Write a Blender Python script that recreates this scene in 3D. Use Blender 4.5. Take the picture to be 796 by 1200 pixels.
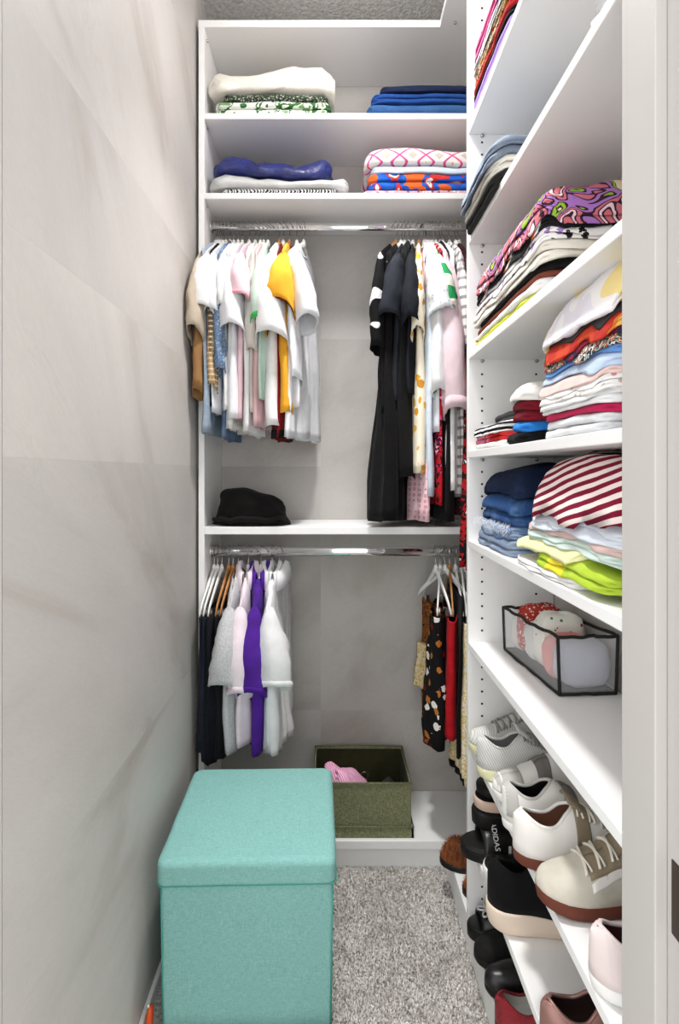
import bpy, bmesh, math, random
from mathutils import Vector, Matrix, noise as mnoise

# ------------------------------------------------------------------ clear
for o in list(bpy.data.objects):
    bpy.data.objects.remove(o)
scene = bpy.context.scene
COL = scene.collection
R = math.radians

# ------------------------------------------------------------------ camera
EYE = 1.27          # camera height
FPX = 660.0         # focal length in pixels of the 796x1200 frame
VX, VY = 389.0, 553.0
cam = bpy.data.cameras.new('camera')
cam.sensor_fit = 'HORIZONTAL'
cam.sensor_width = 36.0
cam.lens = FPX / 796.0 * 36.0
cam.shift_x = (398.0 - VX) / 796.0
cam.shift_y = -(600.0 - VY) / 796.0
cam.clip_start = 0.02
cam_o = bpy.data.objects.new('camera', cam)
COL.objects.link(cam_o)
cam_o.location = (0, 0, EYE)
cam_o.rotation_euler = (R(90), 0, 0)
scene.camera = cam_o

# ------------------------------------------------------------------ light
world = bpy.data.worlds.new('world')
scene.world = world
world.use_nodes = True
bg = world.node_tree.nodes['Background']
bg.inputs[0].default_value = (0.985, 0.995, 1.0, 1)
bg.inputs[1].default_value = 1.12

LAMP_POS = (0.07, 1.38)
lamp = bpy.data.lights.new('downlight', 'AREA')
lamp.shape = 'DISK'
lamp.size = 0.17
lamp.spread = R(92)
lamp.energy = 4.3
lamp.color = (1.0, 0.99, 0.985)
lamp_o = bpy.data.objects.new('downlight', lamp)
COL.objects.link(lamp_o)
lamp_o.location = (LAMP_POS[0], LAMP_POS[1], 2.86 - 0.250)
GLOBE = 11.0                 # glow of an unseen globe, added to brighten the upper shelves

vs = scene.view_settings
vs.view_transform = 'Standard'
vs.look = 'None'
vs.gamma = 1.0
vs.use_curve_mapping = False
vs.exposure = 0.86

# ------------------------------------------------------------------ dimensions
D1, D2 = 1.80, 2.08            # front and back of the rear closet unit
XL = -0.437                    # left wall
XR = 0.584                     # right wall
X0 = 0.358                     # front plane of the right-hand shelves
DP = 1.477                     # near face of the right unit's end panel
YN = 0.692                     # near end of the right-hand shelves
ZC = 2.86                      # ceiling
RODY = 1.89
ROD_U, ROD_L = 2.092, 1.004


def at(px, py, Y):
    return Vector(((px - VX) * Y / FPX, Y, EYE - (py - VY) * Y / FPX))


def nz(x, y=0.0, z=0.0):
    return mnoise.noise(Vector((x, y, z)))


def lin(c):
    out = []
    for v in c[:3]:
        v = v / 255.0
        out.append(v / 12.92 if v <= 0.04045 else ((v + 0.055) / 1.055) ** 2.4)
    return (out[0], out[1], out[2], 1.0)


def interp(pts, t):
    if t <= pts[0][0]:
        return pts[0][1]
    for (a, va), (b, vb) in zip(pts, pts[1:]):
        if t <= b:
            k = (t - a) / (b - a)
            return va + (vb - va) * k
    return pts[-1][1]


# ------------------------------------------------------------------ materials
MATS = {}


class NT:
    def __init__(s, name):
        s.m = bpy.data.materials.new(name)
        s.m.use_nodes = True
        s.t = s.m.node_tree
        s.n = s.t.nodes
        s.b = s.n['Principled BSDF']
        s.out = s.n['Material Output']

    def add(s, ty, **kw):
        n = s.n.new(ty)
        for k, v in kw.items():
            setattr(n, k, v)
        return n

    def link(s, a, b):
        s.t.links.new(a, b)

    def coord(s, scale=(1, 1, 1), rot=(0, 0, 0)):
        tc = s.add('ShaderNodeTexCoord')
        mp = s.add('ShaderNodeMapping')
        mp.inputs['Scale'].default_value = scale
        mp.inputs['Rotation'].default_value = rot
        s.link(tc.outputs['Object'], mp.inputs[0])
        return mp.outputs[0]

    def noise(s, vec, scale, detail=2.0, rough=0.5, dist=0.0):
        n = s.add('ShaderNodeTexNoise')
        n.inputs['Scale'].default_value = scale
        n.inputs['Detail'].default_value = detail
        n.inputs['Roughness'].default_value = rough
        n.inputs['Distortion'].default_value = dist
        s.link(vec, n.inputs['Vector'])
        return n.outputs['Fac']

    def voro(s, vec, scale, feature='F1', out='Distance', rnd=1.0):
        n = s.add('ShaderNodeTexVoronoi', feature=feature)
        n.inputs['Scale'].default_value = scale
        n.inputs['Randomness'].default_value = rnd
        s.link(vec, n.inputs['Vector'])
        return n.outputs[out]

    def ramp(s, fac, stops, interp='LINEAR'):
        n = s.add('ShaderNodeValToRGB')
        cr = n.color_ramp
        cr.interpolation = interp
        while len(cr.elements) < len(stops):
            cr.elements.new(0.5)
        for e, (p, c) in zip(cr.elements, stops):
            e.position = p
            e.color = c
        s.link(fac, n.inputs[0])
        return n.outputs[0]

    def mix(s, fac, a, b, mode='MIX'):
        n = s.add('ShaderNodeMix', data_type='RGBA', blend_type=mode)
        for sock, val in ((n.inputs[0], fac), (n.inputs[6], a), (n.inputs[7], b)):
            if hasattr(val, 'links'):
                s.link(val, sock)
            else:
                sock.default_value = val
        return n.outputs[2]

    def math(s, op, a, b=0.0):
        n = s.add('ShaderNodeMath', operation=op)
        for sock, val in ((n.inputs[0], a), (n.inputs[1], b)):
            if hasattr(val, 'links'):
                s.link(val, sock)
            else:
                sock.default_value = val
        return n.outputs[0]

    def bump(s, h, strength=0.3, dist=0.002):
        n = s.add('ShaderNodeBump')
        n.inputs['Strength'].default_value = strength
        n.inputs['Distance'].default_value = dist
        s.link(h, n.inputs['Height'])
        s.link(n.outputs[0], s.b.inputs['Normal'])

    def fin(s, col, rough=0.8, spec=0.3, metal=0.0):
        if hasattr(col, 'links'):
            s.link(col, s.b.inputs['Base Color'])
        else:
            s.b.inputs['Base Color'].default_value = col
        s.b.inputs['Roughness'].default_value = rough
        s.b.inputs['Specular IOR Level'].default_value = spec
        s.b.inputs['Metallic'].default_value = metal
        return s.m


def plain(name, c, rough=0.85, spec=0.2, metal=0.0, var=0.0, bumpk=None):
    if name in MATS:
        return MATS[name]
    t = NT(name)
    col = lin(c)
    if var > 0 or bumpk:
        v = t.coord()
    if var > 0:
        f = t.noise(v, 14, 3)
        dark = lin([max(0, x * (1 - var)) for x in c])
        light = lin([min(255, x * (1 + var * 0.5)) for x in c])
        col = t.ramp(f, [(0.3, dark), (0.7, light)])
    if bumpk:
        t.bump(t.noise(v, bumpk[0], 3), bumpk[1], bumpk[2])
    m = t.fin(col, rough, spec, metal)
    MATS[name] = m
    return m


def cloth(name, c, var=0.05, weave=900, rough=0.9, heather=None, wr=0.5):
    """woven or knitted single-colour fabric"""
    if name in MATS:
        return MATS[name]
    t = NT(name)
    v = t.coord()
    f = t.noise(v, 20, 3)
    col = t.ramp(f, [(0.3, lin([x * (1 - var) for x in c])), (0.7, lin([min(255, x * (1 + var * .4)) for x in c]))])
    if heather:
        g = t.noise(v, 420, 2)
        g = t.ramp(g, [(0.42, (0, 0, 0, 1)), (0.62, (1, 1, 1, 1))])
        col = t.mix(g, col, lin(heather))
    h1 = t.noise(v, weave, 1)
    h2 = t.noise(v, 28, 4, 0.6)
    h = t.math('ADD', t.math('MULTIPLY', h1, 0.12), t.math('MULTIPLY', h2, 1.0 * wr))
    t.bump(h, 0.5, 0.006)
    t.b.inputs['Sheen Weight'].default_value = 0.03
    m = t.fin(col, rough, 0.15)
    MATS[name] = m
    return m


def _clothbump(t, v, wr=0.5):
    h = t.math('ADD', t.math('MULTIPLY', t.noise(v, 900, 1), 0.12), t.math('MULTIPLY', t.noise(v, 28, 4, 0.6), wr))
    t.bump(h, 0.5, 0.006)


def stripes(name, axis, period, cols, warp=0.3, wscale=9):
    """cols: list of (fraction, colour) over one period"""
    if name in MATS:
        return MATS[name]
    t = NT(name)
    v = t.coord()
    sp = t.add('ShaderNodeSeparateXYZ')
    t.link(v, sp.inputs[0])
    a = sp.outputs[axis] if isinstance(axis, int) else t.math('ADD', sp.outputs[axis[0]], t.math('MULTIPLY', sp.outputs[axis[1]], axis[2]))
    a = t.math('DIVIDE', a, period)
    a = t.math('ADD', a, t.math('MULTIPLY', t.noise(v, wscale, 2), warp))
    f = t.math('FRACT', t.math('ADD', a, 50.0))
    stops, p = [], 0.0
    for fr, c in cols:
        stops.append((p, lin(c)))
        p += fr
    col = t.ramp(f, stops, 'CONSTANT')
    _clothbump(t, v)
    m = t.fin(col, 0.9, 0.15)
    MATS[name] = m
    return m


def spots(name, base, cols, scale=30, thr=0.3, rnd=1.0, petal=0.0, outline=None):
    if name in MATS:
        return MATS[name]
    t = NT(name)
    v = t.coord()
    vd = v
    if petal > 0:
        n = t.add('ShaderNodeTexNoise')
        n.inputs['Scale'].default_value = scale * 2.3
        t.link(v, n.inputs['Vector'])
        sub = t.add('ShaderNodeVectorMath', operation='MULTIPLY_ADD')
        t.link(n.outputs['Color'], sub.inputs[0])
        sub.inputs[1].default_value = (petal, petal, petal)
        t.link(v, sub.inputs[2])
        vd = sub.outputs[0]
    vo = t.add('ShaderNodeTexVoronoi')
    vo.inputs['Scale'].default_value = scale
    vo.inputs['Randomness'].default_value = rnd
    t.link(vd, vo.inputs['Vector'])
    d = vo.outputs['Distance']
    sp = t.add('ShaderNodeSeparateColor')
    t.link(vo.outputs['Color'], sp.inputs[0])
    n = len(cols)
    cc = t.ramp(sp.outputs[0], [(i / n, lin(c)) for i, c in enumerate(cols)], 'CONSTANT') if n > 1 else lin(cols[0])
    mask = t.math('LESS_THAN', d, thr)
    col = t.mix(mask, lin(base), cc)
    if outline:
        ring = t.math('MULTIPLY', t.math('GREATER_THAN', d, thr * 0.86), mask)
        col = t.mix(ring, col, lin(outline))
    _clothbump(t, v)
    m = t.fin(col, 0.9, 0.15)
    MATS[name] = m
    return m


def printed(name, cols, scale=16, dist=1.2, outline=None, rough=0.9):
    """large blotchy multi-colour print with hard edges"""
    if name in MATS:
        return MATS[name]
    t = NT(name)
    v = t.coord()
    f = t.noise(v, scale, 1.5, 0.5, dist)
    n = len(cols)
    stops = [(0.0, lin(cols[0]))] + [(0.34 + 0.32 * i / max(1, n - 1), lin(cols[i])) for i in range(1, n)]
    col = t.ramp(f, stops, 'CONSTANT')
    if outline:
        st = []
        for i in range(1, n):
            p = 0.34 + 0.32 * i / max(1, n - 1)
            st += [(p - 0.011, (1, 1, 1, 1)), (p + 0.011, (0, 0, 0, 1))]
        ln = t.ramp(f, [(0, (0, 0, 0, 1))] + st, 'CONSTANT')
        col = t.mix(ln, col, lin(outline))
    _clothbump(t, v)
    m = t.fin(col, rough, 0.15)
    MATS[name] = m
    return m


def plaid(name, base, c1, c2, period=0.03):
    if name in MATS:
        return MATS[name]
    t = NT(name)
    v = t.coord()
    sp = t.add('ShaderNodeSeparateXYZ')
    t.link(v, sp.inputs[0])
    fy = t.math('FRACT', t.math('ADD', t.math('DIVIDE', sp.outputs[1], period), 50))
    fz = t.math('FRACT', t.math('ADD', t.math('DIVIDE', sp.outputs[2], period), 50))
    a = t.math('LESS_THAN', fy, 0.33)
    b = t.math('LESS_THAN', fz, 0.33)
    col = t.mix(t.math('MULTIPLY', a, 0.7), lin(base), lin(c1))
    col = t.mix(t.math('MULTIPLY', b, 0.7), col, lin(c2))
    _clothbump(t, v)
    m = t.fin(col, 0.9, 0.15)
    MATS[name] = m
    return m


def denim(name, c, fade=(150, 175, 205), amt=0.5):
    if name in MATS:
        return MATS[name]
    t = NT(name)
    v = t.coord()
    f = t.noise(v, 12, 4, 0.6)
    f = t.ramp(f, [(0.45, (0, 0, 0, 1)), (0.75, (amt, amt, amt, 1))])
    col = t.mix(f, lin(c), lin(fade))
    g = t.noise(t.coord((900, 900, 200)), 1.0, 1)
    g = t.ramp(g, [(0.4, (0.75, 0.75, 0.75, 1)), (0.6, (1, 1, 1, 1))])
    col = t.mix(1.0, col, g, 'MULTIPLY')
    _clothbump(t, v, 0.7)
    m = t.fin(col, 0.9, 0.15)
    MATS[name] = m
    return m


def wall_mat(name, c, seed=0.0, tone=1.0, ang=40, stretch=2.6):
    if name in MATS:
        return MATS[name]
    t = NT(name)
    tc = t.add('ShaderNodeTexCoord')
    m0 = t.add('ShaderNodeMapping')
    m0.inputs['Rotation'].default_value = (R(ang), R(ang), 0)
    t.link(tc.outputs['Object'], m0.inputs[0])
    mp = t.add('ShaderNodeMapping')
    mp.inputs['Location'].default_value = (seed, seed * 0.7, seed * 1.3)
    mp.inputs['Scale'].default_value = (0.9, 0.75, stretch)
    t.link(m0.outputs[0], mp.inputs[0])
    v = mp.outputs[0]
    big = t.noise(v, 1.7, 5, 0.55, 0.6)
    c = [x * tone for x in c]
    col = t.ramp(big, [(0.28, lin([c[0] * .885, c[1] * .865, c[2] * .845])), (0.45, lin(c)),
                       (0.62, lin([min(255, x * 1.035) for x in c])), (0.75, lin([min(255, x * 1.075) for x in c]))])
    vein = t.noise(v, 3.1, 6, 0.7, 1.5)
    vm = t.ramp(vein, [(0.485, (0, 0, 0, 1)), (0.5, (0.28, 0.28, 0.28, 1)), (0.517, (0, 0, 0, 1))])
    br = t.noise(v, 2.2, 3)
    br = t.ramp(br, [(0.5, (0, 0, 0, 1)), (0.68, (1, 1, 1, 1))])
    vm = t.math('MULTIPLY', vm, br)
    col = t.mix(vm, col, lin([c[0] * .84, c[1] * .82, c[2] * .80]))
    fine = t.noise(mp.outputs[0], 70, 4, 0.6)
    fm = t.ramp(fine, [(0.3, (0.955, 0.955, 0.955, 1)), (0.7, (1, 1, 1, 1))])
    col = t.mix(1.0, col, fm, 'MULTIPLY')
    t.bump(fine, 0.12, 0.002)
    m = t.fin(col, 0.5, 0.3)
    MATS[name] = m
    return m


def ceiling_mat():
    t = NT('ceiling_texture')
    v = t.coord()
    h = t.noise(v, 75, 4, 0.65)
    t.bump(h, 1.0, 0.02)
    col = t.ramp(h, [(0.35, lin((196, 194, 190))), (0.65, lin((225, 223, 219)))])
    return t.fin(col, 0.95, 0.1)


def carpet_mat(name, dark, mid, light):
    t = NT(name)
    v = t.coord()
    f = t.noise(v, 130, 3, 0.6)
    g = t.noise(v, 9, 3, 0.6)
    a = t.ramp(f, [(0.32, lin(dark)), (0.5, lin(mid)), (0.68, lin(light))])
    gg = t.ramp(g, [(0.35, (0.80, 0.79, 0.78, 1)), (0.65, (1, 1, 1, 1))])
    col = t.mix(1.0, a, gg, 'MULTIPLY')
    t.bump(f, 0.8, 0.006)
    return t.fin(col, 0.95, 0.1)


def clear_mat(name, tint=(0.93, 0.94, 0.95), amt=0.75):
    t = NT(name)
    tr = t.add('ShaderNodeBsdfTransparent')
    tr.inputs[0].default_value = (1, 1, 1, 1)
    mx = t.add('ShaderNodeMixShader')
    mx.inputs[0].default_value = amt
    t.fin((tint[0], tint[1], tint[2], 1), 0.25, 0.5)
    t.link(t.b.outputs[0], mx.inputs[1])
    t.link(tr.outputs[0], mx.inputs[2])
    t.link(mx.outputs[0], t.out.inputs[0])
    return t.m


M_WHITE = plain('white_laminate', (242, 241, 240), 0.38, 0.4)
M_DOORP = plain('door_paint', (192, 188, 184), 0.45, 0.35)
M_CHROME = plain('chrome', (225, 226, 228), 0.08, 0.5, 1.0)
M_STEEL = plain('brushed_steel', (196, 194, 190), 0.25, 0.5, 1.0)
M_BRONZE = plain('bronze', (74, 58, 48), 0.4, 0.5, 0.7)
M_HOLE = plain('drill_hole', (38, 36, 35), 0.9)
M_HANGW = plain('white_hanger_lacquer', (240, 239, 236), 0.35, 0.4)
M_HANGT = plain('wood_hanger', (190, 132, 78), 0.4, 0.4, 0, 0.15)


# ------------------------------------------------------------------ object helpers
def link_obj(name, me, parent=None):
    o = bpy.data.objects.new(name, me)
    COL.objects.link(o)
    if parent is not None:
        o.parent = parent
    return o


def mesh(name, V, F, mat, parent=None, smooth=True, loc=None, weld=False, solid=0.0, subd=0):
    me = bpy.data.meshes.new(name)
    me.from_pydata([tuple(v) for v in V], [], F)
    if weld:
        bm = bmesh.new()
        bm.from_mesh(me)
        bmesh.ops.remove_doubles(bm, verts=bm.verts, dist=1e-5)
        bmesh.ops.recalc_face_normals(bm, faces=bm.faces)
        bm.to_mesh(me)
        bm.free()
    if mat is not None:
        me.materials.append(mat)
    if smooth:
        me.polygons.foreach_set('use_smooth', [True] * len(me.polygons))
    o = link_obj(name, me, parent)
    if loc is not None:
        o.location = loc
    if solid > 0:
        md = o.modifiers.new('thickness', 'SOLIDIFY')
        md.thickness = solid
        md.offset = 0
    if subd:
        md = o.modifiers.new('smooth', 'SUBSURF')
        md.levels = subd
        md.render_levels = subd
    return o


def empty(name, loc=(0, 0, 0), rz=0.0):
    o = bpy.data.objects.new(name, None)
    COL.objects.link(o)
    o.location = loc
    o.rotation_euler = (0, 0, rz)
    o.empty_display_size = 0.05
    return o


def tag(o, label, cat, group=None):
    o['label'] = label
    o['category'] = cat
    if group:
        o['group'] = group
    return o


def struct(o):
    o['kind'] = 'structure'
    return o


def box(name, x0, x1, y0, y1, z0, z1, mat, parent=None, bevel=0.0015, seg=2):
    c = Vector(((x0 + x1) / 2, (y0 + y1) / 2, (z0 + z1) / 2))
    hx, hy, hz = abs(x1 - x0) / 2, abs(y1 - y0) / 2, abs(z1 - z0) / 2
    bm = bmesh.new()
    bmesh.ops.create_cube(bm, size=2.0)
    for v in bm.verts:
        v.co = Vector((v.co.x * hx, v.co.y * hy, v.co.z * hz))
    if bevel > 0:
        bmesh.ops.bevel(bm, geom=list(bm.edges), offset=min(bevel, hx * .9, hy * .9, hz * .9), segments=seg, affect='EDGES', profile=0.5)
    me = bpy.data.meshes.new(name)
    bm.to_mesh(me)
    bm.free()
    me.materials.append(mat)
    if bevel > 0.004:
        me.polygons.foreach_set('use_smooth', [True] * len(me.polygons))
    o = link_obj(name, me, parent)
    p = Vector((0, 0, 0))
    if parent is not None:
        q = parent
        while q is not None:
            p += q.location
            q = q.parent
    o.location = c - p
    return o


class MB:
    """small mesh collector"""
    def __init__(s):
        s.V, s.F = [], []

    def add(s, V, F):
        b = len(s.V)
        s.V += [Vector(v) for v in V]
        s.F += [tuple(i + b for i in f) for f in F]

    def box(s, x0, x1, y0, y1, z0, z1):
        V = [(x, y, z) for x in (x0, x1) for y in (y0, y1) for z in (z0, z1)]
        F = [(0, 1, 3, 2), (4, 6, 7, 5), (0, 4, 5, 1), (2, 3, 7, 6), (0, 2, 6, 4), (1, 5, 7, 3)]
        s.add(V, F)

    def tube(s, pts, r, n=8, closed=False, flat=None):
        """pts list of Vector; r radius or list; flat=(rx,ry) scaling of section axes"""
        pts = [Vector(p) for p in pts]
        V, F = [], []
        N = len(pts)
        prev = None
        for i, p in enumerate(pts):
            if closed:
                d = pts[(i + 1) % N] - pts[i - 1]
            else:
                d = pts[min(i + 1, N - 1)] - pts[max(i - 1, 0)]
            d.normalize()
            if prev is None:
                a = Vector((1, 0, 0)) if abs(d.x) < 0.9 else Vector((0, 0, 1))
                u = (a - d * a.dot(d)).normalized()
            else:
                u = (prev - d * prev.dot(d)).normalized()
            prev = u
            w = d.cross(u)
            rr = r[i] if isinstance(r, (list, tuple)) else r
            fx, fy = flat if flat else (1, 1)
            for k in range(n):
                an = 2 * math.pi * k / n
                V.append(p + u * (math.cos(an) * rr * fx) + w * (math.sin(an) * rr * fy))
        M = N if closed else N - 1
        for i in range(M):
            j = (i + 1) % N
            for k in range(n):
                l = (k + 1) % n
                F.append((i * n + k, i * n + l, j * n + l, j * n + k))
        if not closed:
            F.append(tuple(range(n - 1, -1, -1)))
            F.append(tuple((N - 1) * n + k for k in range(n)))
        s.add(V, F)

    def obj(s, name, mat, parent=None, smooth=True, **kw):
        return mesh(name, s.V, s.F, mat, parent, smooth, **kw)


# ================================================================== SETTING
WALLC = (190, 186, 181)


def panel_wall(name, seams, place, col, seed):
    """a wall slab (structure) carrying papered panels as parts"""
    root = seams['slab']
    for i, (a0, a1, z0, z1) in enumerate(seams['panels']):
        tone = 1.0 + [0.0, -0.022, 0.012, -0.012, 0.02][i % 5]
        lean = seams.get('lean', [40])
        la = lean[i % len(lean)]
        m = wall_mat('%s_paper_%d_%d' % (name, i % 5, la), col, seed + (i % 5) * 3.17, tone, la, seams.get('stretch', 2.6))
        place(root, a0 + 0.00005, a1 - 0.00005, z0 + 0.00005, z1 - 0.00005, m)


M_SLAB = plain('wall_joint', (196, 190, 184), 0.8)
wl = struct(box('wall_left', XL - 0.10, XL - 0.003, 0.60, D2 + 0.1, -0.02, ZC + 0.02, M_SLAB, bevel=0))
panel_wall('left', {'slab': wl, 'panels': [
    (0.747, D2, -0.005, 0.66), (0.747, D2, 0.66, 1.29), (0.747, D2, 1.29, 1.605),
    (0.747, D2, 1.605, 1.92), (0.747, D2, 1.92, 2.55), (0.747, D2, 2.55, ZC)], 'lean': [4, 26, 48, 48, 44, 44]},
    lambda r, a0, a1, z0, z1, m: box('panel', XL - 0.003, XL, a0, a1, z0, z1, m, r, 0), WALLC, 0.0)
wb = struct(box('wall_back', XL - 0.1, XR + 0.1, D2 + 0.003, D2 + 0.1, -0.02, ZC + 0.02, M_SLAB, bevel=0))
panel_wall('back', {'slab': wb, 'panels': [
    (XL, -0.041, -0.005, 0.39), (XL, -0.041, 0.39, 1.29), (XL, -0.041, 1.29, 1.76), (XL, -0.041, 1.76, ZC),
    (-0.041, XR, -0.005, 0.39), (-0.041, XR, 0.39, 1.08), (-0.041, XR, 1.08, 1.76), (-0.041, XR, 1.76, ZC)], 'lean': [25], 'stretch': 1.5},
    lambda r, a0, a1, z0, z1, m: box('panel', a0, a1, D2, D2 + 0.003, z0, z1, m, r, 0), WALLC, 7.3)
wr_ = struct(box('wall_right', XR + 0.003, XR + 0.1, 0.60, D2 + 0.1, -0.02, ZC + 0.02, M_SLAB, bevel=0))
panel_wall('right', {'slab': wr_, 'panels': [(YN, D2, -0.005, 0.66), (YN, D2, 0.66, 1.29), (YN, D2, 1.29, 1.92), (YN, D2, 1.92, ZC)]},
           lambda r, a0, a1, z0, z1, m: box('panel', XR, XR + 0.003, a0, a1, z0, z1, m, r, 0), WALLC, 3.1)

struct(box('ceiling', XL - 0.1, XR + 0.1, 0.56, D2 + 0.1, ZC, ZC + 0.05, ceiling_mat(), bevel=0))
M_CARPET = carpet_mat('carpet_base', (140, 134, 128), (196, 190, 184), (230, 226, 220))
floor = struct(box('floor', -1.2, 1.2, -0.9, D2 + 0.1, -0.03, 0.0, M_CARPET, bevel=0))

# carpet pile : uncountable short fibres on the strip of carpet in view
rng = random.Random(5)
cp = MB()
V, F = [], []
M_FIB = carpet_mat('carpet_fibre', (196, 190, 184), (238, 233, 228), (252, 250, 247))
nf = 0
for i in range(26000):
    x = rng.uniform(-0.06, 0.362)
    y = rng.uniform(1.10, 1.812)
    a = rng.uniform(0, 6.283)
    lean = rng.uniform(0.2, 1.0) * 0.006
    h = rng.uniform(0.004, 0.008)
    wdt = rng.uniform(0.0012, 0.0022)
    ca, sa = math.cos(a), math.sin(a)
    b = len(V)
    V += [(x - sa * wdt, y + ca * wdt, -0.001), (x + sa * wdt, y - ca * wdt, -0.001),
          (x + ca * lean + sa * wdt, y + sa * lean - ca * wdt, h), (x + ca * lean - sa * wdt * .6, y + sa * lean + ca * wdt * .6, h * .93)]
    F.append((b, b + 1, b + 2, b + 3))
pile_o = mesh('carpet_pile', V, F, M_FIB, floor, smooth=False)
pile_o.location = -floor.location
pile_o['kind'] = 'stuff'

# door wall with opening (camera looks through it)
wf = empty('wall_front')
wf['kind'] = 'structure'
M_FRONT = plain('front_wall_paint', (222, 218, 213), 0.7)
box('wall_section', -1.2, XL - 0.004, 0.60, 0.742, 0, ZC, M_FRONT, wf, 0)
box('wall_section', 0.385, 1.2, 0.57, YN - 0.003, 0, ZC, M_FRONT, wf, 0)
box('wall_section', XL - 0.004, 0.385, 0.60, 0.68, 2.52, ZC, M_FRONT, wf, 0)
t1 = empty('trim_1')
t1['kind'] = 'structure'
box('jamb', 0.3682, 0.3848, 0.545, YN - 0.004, 0.0, 2.50, M_DOORP, t1, 0.001)
box('door_stop', 0.354, 0.3682, 0.617, YN - 0.004, 0.0, 2.50, M_DOORP, t1, 0.0015)
box('casing', 0.376, 0.45, 0.545, 0.5695, 0.0, 2.56, M_DOORP, t1, 0.002)
sp_ = box('strike_plate', 0.3668, 0.3684, 0.592, 0.6085, 0.772, 0.852, M_BRONZE, t1, 0.0006)
sp_['label'] = 'dark bronze strike plate'
t2 = empty('trim_2')
t2['kind'] = 'structure'
box('jamb', XL - 0.016, XL + 0.0012, 0.60, 0.744, 0.0, 2.50, M_DOORP, t2, 0.001)
box('head_jamb', XL, 0.3682, 0.61, 0.68, 2.50, 2.518, M_DOORP, empty('trim_3'), 0.001).parent['kind'] = 'structure'
bl = struct(box('baseboard_left', XL, XL + 0.011, 0.75, D1 - 0.012, 0.0, 0.028, M_WHITE, None, 0.003))

# inferred ceiling downlight; the unseen globe fixture is added for light up top
lf = tag(empty('ceiling_lamp', (LAMP_POS[0], LAMP_POS[1], ZC)), 'closet ceiling lamp with an added glowing globe, out of view', 'lamp')


def lathe(prof, n=40):
    V, F = [], []
    for (r, z) in prof:
        for k in range(n):
            a = 2 * math.pi * k / n
            V.append((r * math.cos(a), r * math.sin(a), z))
    for i in range(len(prof) - 1):
        for k in range(n):
            l = (k + 1) % n
            F.append((i * n + k, i * n + l, (i + 1) * n + l, (i + 1) * n + k))
    return V, F


V, F = lathe([(0.0, 0.0), (0.075, 0.0), (0.075, -0.012), (0.03, -0.022), (0.03, -0.075), (0.045, -0.085), (0.0, -0.085)])
mesh('housing', V, F, M_WHITE, lf, weld=True)
t = NT('lamp_globe')
t.b.inputs['Emission Color'].default_value = (1, 0.99, 0.985, 1)
t.b.inputs['Emission Strength'].default_value = GLOBE
t.fin((0.9, 0.9, 0.9, 1), 0.5)
V, F = lathe([(0.115 * math.sin(R(a_)), -0.175 + 0.095 * math.cos(R(a_))) for a_ in range(0, 133, 12)])
mesh('shade', V, F, t.m, lf, weld=True)

# ================================================================== BUILT-IN SHELVING
bu = tag(empty('closet_unit', (0.08, D1, 0)), 'white built-in closet unit with hanging space along the rear wall', 'closet unit')
PT = 0.019
box('side_panel', XL + 0.0105, XL + 0.0105 + PT, D1, D2 - 0.001, 0.093, 2.692, M_WHITE, bu)
XI = XL + 0.0105 + PT
for zt, th in ((1.094, 0.024), (2.162, PT), (2.417, PT)):
    box('shelf', XI, XR - 0.001, D1, D2 - 0.001, zt - th, zt, M_WHITE, bu)
box('back_rail', XI, XR - 0.001, D2 - 0.017, D2 - 0.001, 2.417, 2.49, M_WHITE, bu)
box('base_shelf', XL + 0.002, XR - 0.001, D1 - 0.004, D2 - 0.001, 0.066, 0.0925, M_WHITE, bu)
box('kick_board', XL + 0.012, X0 + 0.012, D1 + 0.008, D1 + 0.026, 0.0, 0.0655, M_WHITE, bu)
# top panel : L-shaped, one board
mb = MB()
xa, xb, xc = XL + 0.0105, 0.346, XR - 0.001
ya, yb, yc = YN, D1, D2 - 0.001
P = [(xa, yb), (xb, yb), (xb, ya), (xc, ya), (xc, yc), (xa, yc)]
z0, z1 = 2.692, 2.714
V = [(x, y, z0) for x, y in P] + [(x, y, z1) for x, y in P]
F = [(5, 4, 3, 2, 1, 0), (6, 7, 8, 9, 10, 11)] + [(i, (i + 1) % 6, 6 + (i + 1) % 6, 6 + i) for i in range(6)]
o = mesh('top_panel', V, F, M_WHITE, bu, False)
o.location = -bu.location


def cams(parent, lst, mat=M_STEEL):
    off = Vector((0, 0, 0))
    q = parent
    while q is not None:
        off += q.location
        q = q.parent
    for (x, y, z, ax) in lst:
        m = MB()
        d = Vector((1, 0, 0)) if ax == 'x' else (Vector((0, -1, 0)) if ax == 'y' else Vector((0, 0, -1)))
        p = Vector((x, y, z))
        m.tube([p - d * 0.002, p + d * 0.006], 0.0045, 8)
        o = m.obj('shelf_pin', mat, parent)
        o.location = -off


cams(bu, [(XI, D1 + 0.03, z - 0.024 if z < 1.2 else z - 0.03, 'x') for z in (2.162, 2.417, 2.70)] +
     [(0.39, D1 - 0.02, 2.692, 'z')])

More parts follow.
